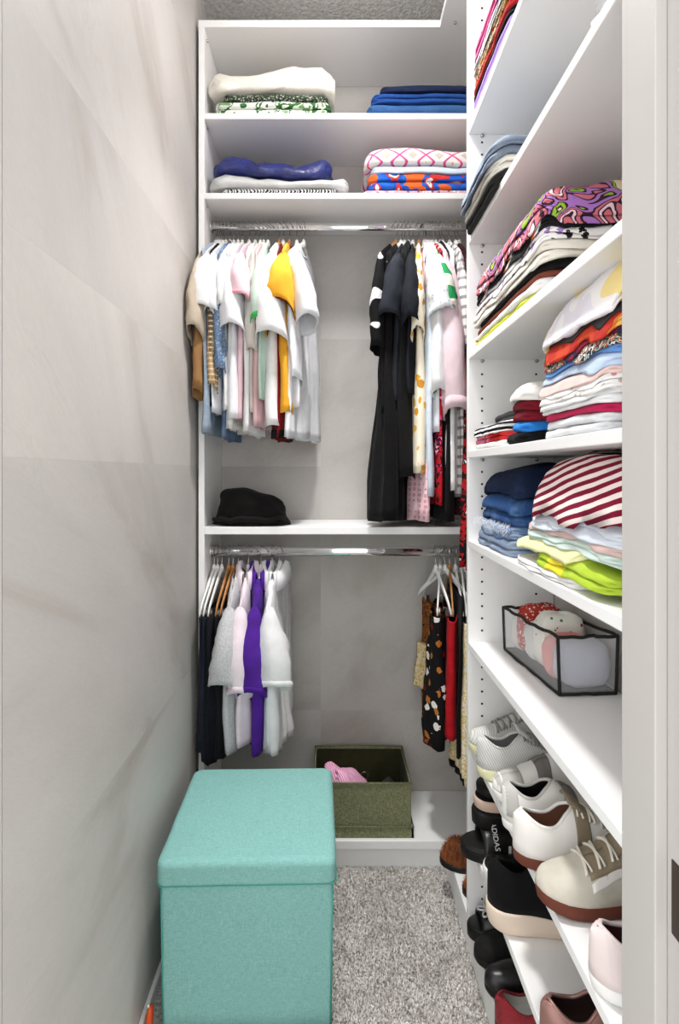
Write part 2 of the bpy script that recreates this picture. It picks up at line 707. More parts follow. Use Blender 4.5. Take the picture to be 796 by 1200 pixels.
ru = tag(empty('shelf_tower', (X0, 1.08, 0)), 'white open shelving tower with drilled end panel along the right-hand wall', 'shelving unit')
pan = box('side_panel', X0, XR - 0.001, DP, DP + PT, 0.093, 2.6915, M_WHITE, ru)
SH = [2.154, 1.866, 1.564, 1.306, 1.072, 0.805, 0.543, 0.303]      # undersides
ST = {}
for i, z in enumerate(SH):
    ST[i + 1] = z + PT
    box('shelf', X0, XR - 0.001, YN, DP - 0.0005, z, z + PT, M_WHITE, ru)
    cams(ru, [(X0 + 0.036, DP, z - 0.004, 'y'), (X0 + 0.178, DP, z - 0.004, 'y')], M_STEEL)
box('base_shelf', X0 + 0.002, XR - 0.001, YN, D1 - 0.006, 0.066, 0.0925, M_WHITE, ru)
box('kick_board', X0 + 0.004, X0 + 0.022, YN, D1 + 0.007, 0.0, 0.0655, M_WHITE, ru)
# drilled pin holes
mb = MB()
z = 0.15
while z < 2.65:
    near = min([min(abs(z - s), abs(z - s - PT)) for s in SH])
    inside = any(s - 0.008 < z < s + PT + 0.004 for s in SH)
    if not inside:
        for hx in (0.036, 0.178):
            c = Vector((X0 + hx, DP, z))
            n = 8
            V = [c + Vector((math.cos(2 * math.pi * k / n) * 0.003, -0.0004, math.sin(2 * math.pi * k / n) * 0.003)) for k in range(n)]
            V += [v + Vector((0, 0.003, 0)) for v in V]
            F = [tuple(range(n))] + [(k, (k + 1) % n, n + (k + 1) % n, n + k) for k in range(n)]
            mb.add(V, F)
    z += 0.032
o = mb.obj('pin_holes', M_HOLE, pan, False)
o.location = -(pan.location + ru.location)
o['kind'] = 'stuff'


def rod(z, label, h):
    root = tag(empty('clothes_rod', (0.05, RODY, z)), label, 'rod', 'chrome clothes rods')
    m = MB()
    n = 20
    V, F = [], []
    for x in (XI + 0.002, XR - 0.004):
        for k in range(n):
            a = 2 * math.pi * k / n
            V.append((x - 0.05, math.cos(a) * 0.0085 * (1 if True else 1), math.sin(a) * h))
    for k in range(n):
        l = (k + 1) % n
        F.append((k, l, n + l, n + k))
    F += [tuple(range(n)), tuple(range(n, 2 * n))]
    mesh('bar', V, F, M_CHROME, root, weld=True)
    for x in (XI + 0.003, XR - 0.005):
        m = MB()
        m.tube([(x - 0.05 - 0.0025, 0, 0), (x - 0.05 + 0.0025, 0, 0)], h + 0.006, 16)
        m.obj('end_socket', M_CHROME, root)


rod(ROD_U, 'chrome clothes rod under the shelf with folded jackets', 0.0135)
rod(ROD_L, 'chrome clothes rod under the shelf with the black cap pile', 0.0165)
# ================================================================== HANGERS AND HANGING CLOTHES
def hanger_z(u):
    return -0.058 - 0.105 * abs(u) ** 1.12


def hanger(px, rodz, ang, wood, label, hw=0.172, bar=False, clips=None, X=None, group=None):
    x = (px - VX) * RODY / FPX if X is None else X
    root = tag(empty('clothes_hanger', (x, RODY, rodz), R(-ang)), label, 'hanger', group or 'hangers on the rods')
    h = 0.0135 if rodz > 1.5 else 0.0165
    zc = h + 0.004 - 0.020
    pts = [Vector((0, -0.018, zc - 0.012))]
    for k in range(9):
        a = math.pi - k * math.pi * 1.12 / 8
        pts.append(Vector((0, math.cos(a) * 0.020, zc + math.sin(a) * 0.020)))
    pts += [Vector((0, 0.008, zc - 0.022)), Vector((0, 0, -0.040)), Vector((0, 0, -0.06))]
    m = MB()
    m.tube(pts, 0.0016, 6)
    m.obj('hook', M_STEEL, root)
    m = MB()
    n = 15
    P, rr = [], []
    for i in range(n):
        u = -1 + 2 * i / (n - 1)
        P.append(Vector((0, u * hw, hanger_z(u) - 0.004 - (0.01 if abs(u) > .95 else 0))))
        rr.append(0.012 * (1 - 0.45 * abs(u)) if abs(u) < 0.999 else 0.005)
    m.tube(P, rr, 8, flat=(0.40, 1.0))
    m.tube([Vector((0, 0, -0.044)), Vector((0, 0, -0.052)), Vector((0, 0, -0.07))], [0.005, 0.0085, 0.011], 8, flat=(0.8, 1))
    m.obj('shoulder_bar', M_HANGT if wood else M_HANGW, root)
    if bar:
        m = MB()
        m.tube([Vector((0, -hw * .93, -0.175)), Vector((0, hw * .93, -0.175))], 0.0045, 8)
        m.obj('trouser_bar', M_HANGT if wood else M_HANGW, root)
    if clips:
        for y in clips:
            m = MB()
            m.box(-0.006, 0.006, y - 0.012, y + 0.012, -0.192, -0.166)
            m.obj('clip', M_STEEL, root, False)
    return root


def sstep(a, b, x):
    t_ = max(0.0, min(1.0, (x - a) / (b - a)))
    return t_ * t_ * (3 - 2 * t_)


def sleeve_mesh(side, hw, z0, length, thk, out, wid0, wid1, seed, swing=0.0, flare=0.0, tilt=0.0):
    """flattened open tube from the armhole down; side -1 near, +1 far"""
    nt, ns = 16, 22
    V, F = [], []
    zs = z0 + 0.004
    for i in range(nt + 1):
        k = i / nt
        # outer fold and inner fold curves in (y,z), y measured outward from shoulder tip
        oy = -0.012 + out * math.sin(min(1, k * 1.15) * math.pi / 2) + 0.012 * math.sin(k * math.pi)
        oz = zs - length * (k ** 1.18) * (0.97 + tilt)
        w = wid0 + (wid1 - wid0) * k
        iy = -0.012 - w * sstep(0, 0.55, k) * 0.98 + out * k * 0.5
        iz = zs - (2 * wid0 * 0.55) * (1 - k) - length * (k ** 1.02) * (1.03 - tilt) * k - length * 0.25 * k * (1 - k)
        th = thk * (0.60 + 0.40 * sstep(0, 0.6, k)) * (1 + flare * k)
        for j in range(ns):
            a = 2 * math.pi * j / ns
            c, s = math.cos(a), math.sin(a)
            f = 0.5 + 0.5 * c
            y = iy + (oy - iy) * f
            z = iz + (oz - iz) * f
            wob = 1 + 0.22 * nz(seed * 3.1 + c * 1.1, k * 2.6, s * 1.1 + seed)
            cr = 0.009 * nz(seed + k * 7.0, c * 1.7, s * 1.7) * (0.3 + k)
            x = s * th * wob + swing * k + cr
            V.append(Vector((x, side * (hw + y), z + 0.006 * nz(a * 0.5, seed, k) * k)))
    for i in range(nt):
        for j in range(ns):
            l = (j + 1) % ns
            F.append((i * ns + j, i * ns + l, (i + 1) * ns + l, (i + 1) * ns + j))
    return V, F


def body_mesh(length, hw, T0, T1, seed, flare=0.0, fold=0.010, kf=2.2, neck=True, flat_top=None, bow=0.0, hemwave=0.004, near=1.0, far=1.0):
    nu, nv = 34, 30
    V, F = [], []
    idx = {}
    for s in (1, -1):
        for j in range(nv + 1):
            v = (j / nv) ** 1.4
            for i in range(nu + 1):
                u = -1 + 2 * i / nu
                if s == -1 and i in (0, nu):
                    idx[(s, i, j)] = idx[(1, i, j)]
                    continue
                if flat_top is None:
                    zt = hanger_z(u) + 0.0125
                    if neck and abs(u) < 0.36:
                        d = math.cos(u / 0.36 * math.pi / 2)
                        zt -= (0.055 if s > 0 else 0.022) * d
                else:
                    zt = flat_top
                zb = -length + hemwave * nz(u * 2.5, seed * 5.0, s * 0.3) * 2
                z = zt + (zb - zt) * v
                W = hw * (1 - 0.05 * sstep(0.05, 0.35, v)) * (1 + flare * v * v)
                y = u * W * (near if u < 0 else far)
                T = T0 + (T1 - T0) * sstep(0.0, 0.9, v)
                pr = max(0.0, 1 - abs(u) ** 3.0) ** 0.55
                dz = (zt - zb) * v
                shut = math.sqrt(min(1.0, dz / 0.03)) if flat_top is None else 1.0
                if flat_top is None and neck and abs(u) < 0.36:
                    shut = max(shut, math.cos(u / 0.36 * math.pi / 2) ** 0.5)
                edge = T * pr * shut
                grow = v ** 0.8
                D = fold * grow * (math.sin(2 * math.pi * (kf * u * .5 + 0.17 * seed)) + 0.7 * nz(u * 3.1, v * 1.2, seed * 2.3))
                D += 0.010 * grow * nz(u * 6.5, v * 2.0, seed)
                D += bow * (1 - u * u) * grow
                det = 0.45 * T * nz(u * 5.0, v * 3.5, s * 2.0 + seed) + 0.0035 * nz(u * 9 + v * 5, v * 6 - u * 3, s * 3.0 + seed * 2) * min(1, v * 4)
                x = s * (edge + det * pr) + D
                idx[(s, i, j)] = len(V)
                V.append(Vector((x, y, z)))
    for s in (1, -1):
        for j in range(nv):
            for i in range(nu):
                q = (idx[(s, i, j)], idx[(s, i + 1, j)], idx[(s, i + 1, j + 1)], idx[(s, i, j + 1)])
                F.append(q if s > 0 else q[::-1])
    return V, F


def garment(name, label, cat, px, ang, rodz, mat, length, hw=0.172, T=(0.007, 0.012), sleeve=None, sl_mat=None, sl_in=None,
            seed=1.0, flare=0.0, fold=0.010, kf=2.2, neck=True, flat_top=None, bow=0.0, collar=None, trim=None,
            cuff=None, tilt=None, group=None, hang=None, wood=False, hangname=None, X=None, hem=None, near=1.0, far=1.0, hemwave=0.004, dy=0.0, clips=None, bar=False):
    """hanging garment; sleeve=(length, thickness, out, w0, w1, swing, flare)"""
    x = (px - VX) * RODY / FPX if X is None else X
    root = tag(empty(name, (x, RODY + dy, rodz), R(-ang)), label, cat, group)
    if tilt is None:
        tilt = -0.07 if sleeve and sleeve[0] < 0.3 else -0.01
    V, F = body_mesh(length, hw, T[0], T[1], seed, flare, fold, kf, neck, flat_top, bow, hemwave, near, far)
    mesh('body', V, F, mat, root, solid=0.0022)
    if hem:
        V2 = [v for v in V]
        nu, nv = 34, 30
        # band at the lower edge, slightly proud of the body
        hv, hf = body_mesh(length, hw, T[0] + 0.0012, T[1] + 0.0012, seed, flare, fold, kf, neck, flat_top, bow, hemwave, near, far)
        zlim = -length + hem[1]
        keep = [f for f in hf if all(hv[i].z < zlim + 0.008 for i in f)]
        used = sorted({i for f in keep for i in f})
        mp = {a: b for b, a in enumerate(used)}
        mesh('hem_band', [hv[i] for i in used], [tuple(mp[i] for i in f) for f in keep], hem[0], root, solid=0.002)
    if sleeve:
        ln, thk, out, w0, w1, swing, fl = sleeve
        z0 = hanger_z(1.0) + 0.012
        for side in (-1, 1):
            o_ = out if side < 0 else -0.005
            l_ = ln if side < 0 else ln * 0.9
            V, F = sleeve_mesh(side, hw, z0, l_, thk if side < 0 else 0.008, o_, w0, w1, seed + side * 0.37, swing if side < 0 else 0, fl if side < 0 else 0, tilt if side < 0 else 0)
            so = mesh('sleeve', V, F, sl_mat or mat, root, solid=0.002)
            if sl_in and side < 0:
                V2 = []
                c = [sum((V[i * 22 + j] for j in range(22)), Vector()) / 22 for i in range(17)]
                for i in range(6, 17):
                    for j in range(22):
                        p = V[i * 22 + j]
                        V2.append(c[i] + (p - c[i]) * 0.93)
                F2 = [(i * 22 + j, i * 22 + (j + 1) % 22, (i + 1) * 22 + (j + 1) % 22, (i + 1) * 22 + j) for i in range(10) for j in range(22)]
                mesh('lining', V2, F2, sl_in, so)
            if (trim or cuff) and side < 0:
                tm, tl = trim if trim else cuff
                n0 = max(1, int(round(17 * (1 - tl))))
                grow = 1.05
                V2 = []
                for i in range(n0, 17):
                    c = sum((V[i * 22 + j] for j in range(22)), Vector()) / 22
                    for j in range(22):
                        p = V[i * 22 + j]
                        d_ = p - c
                        V2.append(c + Vector((d_.x * 1.07, d_.y * 1.02, d_.z * 1.02)))
                m_ = 17 - n0
                F2 = [(i * 22 + j, i * 22 + (j + 1) % 22, (i + 1) * 22 + (j + 1) % 22, (i + 1) * 22 + j) for i in range(m_ - 1) for j in range(22)]
                mesh('cuff' if cuff else 'sleeve_trim', V2, F2, tm, so, solid=0.002)
    if collar:
        # folded polo or shirt collar standing round the neck
        cm = collar
        n = 28
        V, F = [], []
        for k in range(n + 1):
            a = -math.pi * 0.5 + 0.25 + (2 * math.pi - 0.5) * k / n      # gap at the front (+x)
            cy, cx = math.cos(a + math.pi * 0.5), math.sin(a + math.pi * .5)
            yy = cy * -0.064
            xx = cx * 0.022
            zt = hanger_z(yy / hw) + 0.012
            drop = 0.038
            V += [Vector((xx * .9, yy * .92, zt - 0.008)), Vector((xx, yy, zt + 0.018)), Vector((xx * 1.5, yy * 1.12, zt + 0.014)), Vector((xx * 2.0, yy * 1.35, zt - drop))]
        for k in range(n):
            for q in range(3):
                F.append((k * 4 + q, (k + 1) * 4 + q, (k + 1) * 4 + q + 1, k * 4 + q + 1))
        mesh('collar', V, F, cm, root, solid=0.002)
    elif neck and flat_top is None:
        n = 24
        P = []
        for k in range(n):
            a = 2 * math.pi * k / n
            yy = math.cos(a) * 0.36 * hw
            s = math.sin(a)
            zt = hanger_z(yy / hw) + 0.0085 - (0.055 if s > 0 else 0.022) * abs(s)
            P.append(Vector((s * (T[0] + 0.001), yy, zt)))
        m = MB()
        m.tube(P, 0.0042, 6, closed=True)
        m.obj('neckband', mat, root)
    hl = hang or ' '.join(('%s hanger holding the %s' % ('wooden' if wood else 'white', label)).split()[:16])
    hanger(px, rodz, ang, wood, hl, hw - 0.004, X=X, bar=bar, clips=clips)
    return root


W1 = cloth('white_jersey', (232, 232, 232))
W2 = cloth('white_cotton', (226, 227, 230))
W3 = cloth('offwhite_cotton', (230, 228, 222))
BLK = cloth('black_cotton', (17, 16, 18), 0.2)
GU = 'clothes on the upper rod'
GL = 'clothes on the lower rod'
SS = (0.185, 0.028, 0.05, 0.085, 0.068, 0.0, 0.15)     # usual short sleeve


def ss(l=0.185, t=0.028, out=0.05, w1=0.068, swing=0.0, fl=0.15):
    return (l, t, out, 0.085, w1, swing, fl)


beige = cloth('beige_cotton', (186, 172, 154))
tan = cloth('tan_cotton', (150, 112, 72))
# ---- upper rod, left cluster (from the wall inwards)
garment('jacket', 'beige long-sleeved jacket hanging against the wall', 'jacket', 253, 4, ROD_U, beige, 0.50, sleeve=(0.27, 0.022, 0.085, 0.085, 0.055, -0.008, 0.1), seed=1.2, group=GU, fold=0.004, wood=False)
garment('shirt', 'tan brown shirt with narrow sleeve below the beige jacket', 'shirt', 254, 4, ROD_U, tan, 0.52, sleeve=(0.44, 0.014, 0.035, 0.08, 0.032, -0.012, 0), seed=2.1, group=GU, fold=0.004)
garment('shirt', 'long pale blue denim shirt among the white tees', 'shirt', 256, 3, ROD_U, denim('pale_denim', (150, 165, 182), (200, 208, 218)), 0.70, sleeve=None, seed=2.7, group=GU, fold=0.004, T=(0.007, 0.017), near=1.12)
garment('t_shirt', 'white tee with turned sleeve next to the beige jacket', 't-shirt', 258, 4, ROD_U, W1, 0.60, sleeve=ss(0.20, 0.032, 0.075), seed=3.3, group=GU, fold=0.004)
garment('shirt', 'black shirt with tan plaid sleeve', 'shirt', 261, 2, ROD_U, BLK, 0.62, sleeve=(0.42, 0.012, 0.02, 0.08, 0.035, 0.008, 0), sl_mat=plaid('tan_plaid', (196, 160, 112), (40, 32, 28), (235, 225, 205), 0.016), seed=4.2, group=GU, fold=0.004)
garment('t_shirt', 'white tee between the plaid sleeve and the blue knit', 't-shirt', 265, 3, ROD_U, W2, 0.64, sleeve=ss(0.205, 0.026, 0.06), seed=5.4, group=GU, fold=0.004)
garment('blouse', 'blue flecked knit blouse on a wood hanger', 'blouse', 269, 0, ROD_U, spots('blue_fleck', (112, 136, 166), [(170, 188, 206), (90, 112, 145)], 160, 0.4), 0.50, sleeve=(0.37, 0.016, 0.03, 0.085, 0.045, 0.0, 0), seed=6.1, group=GU, fold=0.004, wood=True)
garment('t_shirt', 'white tee with short boxy sleeve beside the blue knit', 't-shirt', 274, 1, ROD_U, W1, 0.63, sleeve=ss(0.19, 0.022, 0.05), seed=7.7, group=GU, fold=0.005)
garment('trousers', 'blue denim trousers hem below the white tees', 'trousers', 270, 0, ROD_U, denim('mid_denim', (88, 110, 140)), 0.715, sleeve=None, seed=7.1, group=GU, fold=0.004, T=(0.006, 0.012), neck=False, near=0.9)
garment('t_shirt', 'long plain white tee with drooping sleeve behind the pink tee', 't-shirt', 284, 2, ROD_U, W2, 0.66, sleeve=ss(0.255, 0.032, 0.055, 0.07), seed=8.6, group=GU, fold=0.005, T=(0.008, 0.030), near=1.06)
garment('tank_top', 'white tank top with long hem behind the pink tee', 'tank top', 279, 1, ROD_U, W3, 0.69, sleeve=None, seed=8.1, group=GU, fold=0.005, T=(0.008, 0.016))
garment('t_shirt', 'pale pink tee with rose sleeve edge', 't-shirt', 292, 1, ROD_U, cloth('pale_pink', (230, 198, 206)), 0.66, sleeve=ss(0.16, 0.033, 0.06, 0.075), trim=(cloth('rose_trim', (226, 158, 170)), 0.10), seed=9.4, group=GU, fold=0.005, T=(0.007, 0.016))
garment('t_shirt', 'long white tee hanging between pink and mint tees', 't-shirt', 299, 1, ROD_U, W1, 0.70, sleeve=None, seed=10.2, group=GU, fold=0.005, T=(0.008, 0.018))
garment('shirt', 'stone grey shirt with rolled sleeve under the mint tee', 'shirt', 305, 1, ROD_U, cloth('stone_grey', (205, 198, 190)), 0.64, sleeve=(0.31, 0.018, 0.015, 0.08, 0.04, -0.006, 0.1), seed=10.9, group=GU, fold=0.005)
garment('t_shirt', 'pale mint tee with green sleeve edge', 't-shirt', 314, 1, ROD_U, cloth('pale_mint', (204, 226, 212)), 0.60, sleeve=ss(0.235, 0.026, 0.055, 0.065), trim=(cloth('green_trim', (64, 176, 84)), 0.12), seed=11.5, group=GU, fold=0.005)
garment('t_shirt', 'dusty pink long tee under the mint sleeve', 't-shirt', 309, 1, ROD_U, cloth('dusty_pink', (214, 176, 180)), 0.68, sleeve=None, seed=11.1, group=GU, fold=0.005, T=(0.007, 0.014))
garment('t_shirt', 'large white tee with wide sleeve on a wood hanger beside the yellow tee', 't-shirt', 327, 3, ROD_U, W1, 0.68, sleeve=ss(0.285, 0.040, 0.07, 0.085, 0.0, 0.25), seed=12.4, group=GU, fold=0.006, T=(0.010, 0.036), wood=True, near=1.06)
garment('t_shirt', 'dark red and black tee under the yellow tee', 't-shirt', 332, 1, ROD_U, cloth('dark_red', (112, 18, 24), 0.2), 0.715, sleeve=None, seed=12.9, group=GU, fold=0.005, T=(0.007, 0.020), hem=(BLK, 0.03), near=0.96)
garment('t_shirt', 'golden yellow tee with dark red inside its sleeve', 't-shirt', 339, 2, ROD_U, cloth('golden_yellow', (228, 164, 48)), 0.64, sleeve=ss(0.225, 0.040, 0.075, 0.085, -0.012, 0.25), sl_in=spots('red_lining', (120, 26, 14), [(60, 8, 8), (190, 70, 20)], 70, 0.45), tilt=-0.26, seed=13.8, group=GU, fold=0.006, wood=True, T=(0.010, 0.028), near=1.08)
garment('t_shirt', 'white tee with round sleeve opening beside the yellow tee', 't-shirt', 348, -4, ROD_U, W2, 0.62, sleeve=ss(0.225, 0.030, 0.06, 0.07, 0.028, 0.2), seed=14.6, group=GU, fold=0.006)
garment('shirt', 'long white cotton shirt at the inner end of the cluster', 'shirt', 356, 13, ROD_U, cloth('white_shirt', (230, 232, 235), wr=0.9), 0.715, sleeve=(0.40, 0.018, 0.02, 0.085, 0.05, 0.02, 0.0), seed=15.2, group=GU, fold=0.008, T=(0.008, 0.022), flare=0.10)

# ---- upper rod, right cluster
CH = denim('charcoal_wash', (36, 39, 46), (58, 63, 72), 0.5)
garment('t_shirt', 'long black tee with white graphic at the inner end of the dark clothes', 't-shirt', 464, 24, ROD_U, printed('black_white_graphic', [(16, 15, 17), (15, 15, 16), (17, 16, 18), (215, 215, 215)], 12, 0.6), 0.64, sleeve=(0.30, 0.022, 0.03, 0.085, 0.06, -0.01, 0), seed=1.7, group=GU, wood=True, T=(0.008, 0.02))
garment('dress', 'long black dress with ruffled hem touching the shelf', 'dress', 470, 22, ROD_U, cloth('black_crepe', (13, 12, 13), 0.2, wr=1.0), 0.975, sleeve=None, seed=2.9, group=GU, fold=0.014, kf=5, T=(0.008, 0.045), flare=0.22, hemwave=0.006, far=0.8, bow=-0.035)
garment('t_shirt', 'charcoal washed tee beside the black graphic tee', 't-shirt', 474, 15, ROD_U, CH, 0.60, sleeve=ss(0.215, 0.032, 0.055, 0.075, -0.02, 0.15), sl_in=BLK, seed=3.9, group=GU, T=(0.008, 0.018))
garment('trousers', 'long black trousers below the charcoal tees', 'trousers', 479, 15, ROD_U, cloth('black_twill', (19, 19, 20), 0.2), 0.84, sleeve=None, seed=4.6, group=GU, T=(0.010, 0.030), fold=0.006, neck=False)
garment('t_shirt', 'dark slate tee next to the cream floral dress', 't-shirt', 484, 10, ROD_U, denim('slate_wash', (30, 32, 38), (48, 51, 60), 0.5), 0.58, sleeve=ss(0.23, 0.026, 0.055, 0.075, 0.0, 0.15), sl_in=BLK, seed=5.3, group=GU)
garment('dress', 'cream dress with mustard flowers', 'dress', 491, 9, ROD_U, spots('mustard_floral', (243, 234, 212), [(222, 160, 42), (206, 140, 50), (230, 180, 80)], 26, 0.34, petal=0.018), 0.83, sleeve=(0.26, 0.02, 0.035, 0.085, 0.05, -0.004, 0), seed=6.7, group=GU, wood=True, T=(0.009, 0.026), fold=0.006)
garment('skirt', 'pink skirt with small ring print below the floral dress', 'skirt', 499, 11, ROD_U, spots('ring_print', (232, 196, 202), [(214, 150, 164)], 58, 0.36, 0.2, outline=(150, 70, 90)), 0.975, sleeve=None, seed=7.2, group=GU, T=(0.008, 0.022), neck=False, fold=0.010, flare=0.34, bow=-0.035, near=0.74, far=0.7)
garment('shirt', 'white shirt with long narrow sleeve beside the floral dress', 'shirt', 501, 0, ROD_U, W2, 0.70, sleeve=(0.44, 0.020, 0.03, 0.085, 0.04, 0.006, 0), seed=8.2, group=GU)
garment('dress', 'pale blue long dress behind the white sleeve', 'dress', 497, 3, ROD_U, cloth('pale_blue', (206, 216, 228)), 0.90, sleeve=None, seed=8.9, group=GU, T=(0.008, 0.02), fold=0.006)
garment('t_shirt', 'white tee with faint grey print beside the green striped tee', 't-shirt', 499, 3, ROD_U, spots('faint_print', (234, 236, 242), [(190, 196, 208)], 60, 0.25), 0.58, sleeve=ss(0.205, 0.030, 0.06, 0.07, 0.03, 0.2), seed=9.1, group=GU)
garment('t_shirt', 'tee with green and white striped sleeve', 't-shirt', 504, 2, ROD_U, stripes('green_stripe', 2, 0.075, [(0.5, (40, 140, 80)), (0.5, (226, 226, 214))], 0.2), 0.58, sleeve=ss(0.195, 0.022, 0.055, 0.07, 0.035, 0.1), seed=9.8, group=GU)
garment('dress', 'red dress with dark flowers beside the pink sweatshirt', 'dress', 507, 0, ROD_U, printed('red_floral', [(170, 24, 34), (190, 30, 40), (30, 20, 26), (214, 60, 120), (240, 236, 230)], 34, 1.0), 0.925, sleeve=None, seed=10.4, group=GU, T=(0.008, 0.016), fold=0.005)
garment('sweatshirt', 'pale pink sweatshirt with long ribbed cuff', 'sweatshirt', 511, 0, ROD_U, cloth('blush_fleece', (222, 200, 206)), 0.62, sleeve=(0.50, 0.042, 0.045, 0.09, 0.06, 0.028, -0.15), cuff=(cloth('blush_rib', (214, 190, 197)), 0.14), seed=11.3, group=GU, T=(0.010, 0.018))
garment('shirt', 'white shirt tail below the pink sweatshirt cuff', 'shirt', 519, 0, ROD_U, W1, 0.88, sleeve=None, seed=12.1, group=GU, T=(0.010, 0.024), fold=0.006)
garment('trousers', 'black trousers reaching down to the shelf beside the pink ring skirt', 'trousers', 516, 2, ROD_U, BLK, 0.975, sleeve=None, seed=12.8, group=GU, T=(0.010, 0.02), fold=0.006, neck=False)
garment('blouse', 'grey plaid blouse squeezed beside the shelving tower', 'blouse', 527, 0, ROD_U, plaid('grey_plaid', (225, 222, 220), (150, 140, 142), (90, 84, 88), 0.03), 0.90, sleeve=(0.30, 0.016, 0.03, 0.08, 0.045, 0.01, 0), seed=13.4, group=GU)
garment('dress', 'black dress with tiny maroon print beside the shelving tower', 'dress', 534, 0, ROD_U, spots('maroon_speck', (28, 22, 24), [(110, 24, 36), (60, 20, 26)], 120, 0.4), 0.96, sleeve=(0.33, 0.018, 0.03, 0.08, 0.05, 0.008, 0), seed=14.1, group=GU)
garment('dress', 'long black dress with red and white flowers hanging past the shelf edge', 'dress', 538, 0, ROD_U, printed('black_red_white_floral', [(22, 20, 22), (24, 22, 24), (176, 26, 34), (26, 22, 24), (232, 228, 224)], 26, 1.0), 1.115, hw=0.06, dy=-0.155, sleeve=None, seed=15.7, group=GU, T=(0.012, 0.022), fold=0.006, neck=False, flat_top=-0.30)

# ---- lower rod, left cluster
NAVY = cloth('navy_twill', (34, 37, 50), 0.15)
INK = cloth('ink_twill', (26, 27, 34), 0.15)
for i, (px, mat_, lab, ln, wood, nr) in enumerate([
        (251, NAVY, 'navy trousers clipped nearest the wall', 0.60, False, 1.0),
        (255, NAVY, 'second pair of navy trousers from the wall', 0.625, False, 1.02),
        (260, INK, 'ink black pleated skirt under white hangers', 0.635, False, 1.04),
        (268, INK, 'ink black trousers between pleated skirt and black trousers', 0.62, True, 1.0),
        (273, BLK, 'black trousers hanging next to the grey melange tee', 0.62, True, 1.0)]):
    garment('skirt' if 'skirt' in lab else 'trousers', lab, 'skirt' if 'skirt' in lab else 'trousers', px, 4, ROD_L, mat_, ln, hw=0.165, T=(0.008, 0.020), seed=3.0 + i * 1.3,
            group=GL, neck=False, flat_top=-0.182, fold=0.007 if i != 2 else 0.006, kf=2.2 if i != 2 else 9, near=nr, wood=wood, clips=(-0.12, 0.12), bar=False,
            hang='%s clip hanger holding the %s' % ('natural wood' if wood else 'white', lab))
GREY = cloth('grey_melange', (178, 178, 180), heather=(214, 214, 216))
garment('t_shirt', 'grey melange tee next to the wood hangers', 't-shirt', 279, 0, ROD_L, GREY, 0.60, sleeve=ss(0.245, 0.036, 0.055, 0.085, -0.012, 0.35), seed=4.4, group=GL, T=(0.014, 0.024), flare=0.05, fold=0.010)
garment('polo_shirt', 'pale pink polo shirt beside the grey tee', 'polo shirt', 291, 0, ROD_L, cloth('polo_pink', (240, 226, 232)), 0.58, sleeve=(0.275, 0.036, 0.045, 0.085, 0.065, -0.006, 0.1), trim=(cloth('polo_pink_rib', (232, 216, 224)), 0.10), seed=5.6, group=GL, collar=cloth('polo_pink', (240, 226, 232)), T=(0.016, 0.020))
PURP = cloth('purple_pique', (82, 38, 148), 0.12)
garment('polo_shirt', 'deep purple polo shirt', 'polo shirt', 306, 0, ROD_L, PURP, 0.605, sleeve=(0.275, 0.036, 0.045, 0.085, 0.06, -0.008, 0.1), trim=(cloth('purple_rib', (74, 32, 136)), 0.10), seed=6.4, group=GL, collar=PURP, T=(0.017, 0.026))
garment('polo_shirt', 'bright white polo shirt at the end of the lower rod cluster', 'polo shirt', 319, -3, ROD_L, W1, 0.605, sleeve=(0.255, 0.040, 0.045, 0.085, 0.075, 0.020, 0.3), seed=7.9, group=GL, collar=W1, T=(0.018, 0.034), flare=0.05, bow=0.02, trim=(W1, 0.12))
garment('shirt', 'white shirt half hidden behind the bright white polo', 'shirt', 327, 8, ROD_L, W2, 0.585, sleeve=ss(0.22, 0.016, 0.0), seed=8.8, group=GL, collar=W2, T=(0.008, 0.018))

# ---- lower rod, right cluster
garment('trousers', 'black trousers with white and ochre flowers', 'trousers', 516, 14, ROD_L, spots('black_ochre_floral', (20, 19, 21), [(226, 222, 214), (176, 108, 44), (20, 19, 21), (120, 20, 34)], 30, 0.36, petal=0.02), 0.60, hw=0.16, T=(0.026, 0.040), bow=-0.01, seed=2.2, group=GL, neck=False, flat_top=-0.185, fold=0.008, clips=(-0.1, 0.1), hang='white clip hanger holding the black floral trousers')
garment('trousers', 'leopard striped trousers behind the black floral pair', 'trousers', 511, -8, ROD_L, printed('leopard', [(30, 22, 18), (196, 120, 50), (36, 26, 20), (190, 112, 44), (30, 24, 20)], 60, 1.5), 0.60, hw=0.15, T=(0.008, 0.016), seed=2.8, group=GL, neck=False, flat_top=-0.185, clips=(-0.1, 0.1), near=0.45)
garment('blouse', 'cream blouse with gold print behind the leopard trousers', 'blouse', 522, -30, ROD_L, printed('gold_print', [(240, 226, 190), (226, 186, 92), (244, 234, 208), (222, 178, 84)], 44, 1.4), 0.50, hw=0.15, T=(0.008, 0.016), seed=3.1, group=GL, neck=False, flat_top=-0.34, flare=0.2, near=0.25)
garment('shorts', 'bright red shorts beside the black floral trousers', 'shorts', 527, 8, ROD_L, cloth('bright_red', (186, 24, 34), 0.15), 0.565, hw=0.165, T=(0.018, 0.028), seed=4.1, group=GL, neck=False, flat_top=-0.195, wood=True, clips=(-0.1, 0.1), hang='natural wood clip hanger holding the bright red shorts')
garment('dress', 'plain black slip dress beside the red shorts', 'dress', 534, 4, ROD_L, BLK, 0.62, hw=0.165, T=(0.006, 0.012), seed=5.1, group=GL, neck=False, flat_top=-0.12)
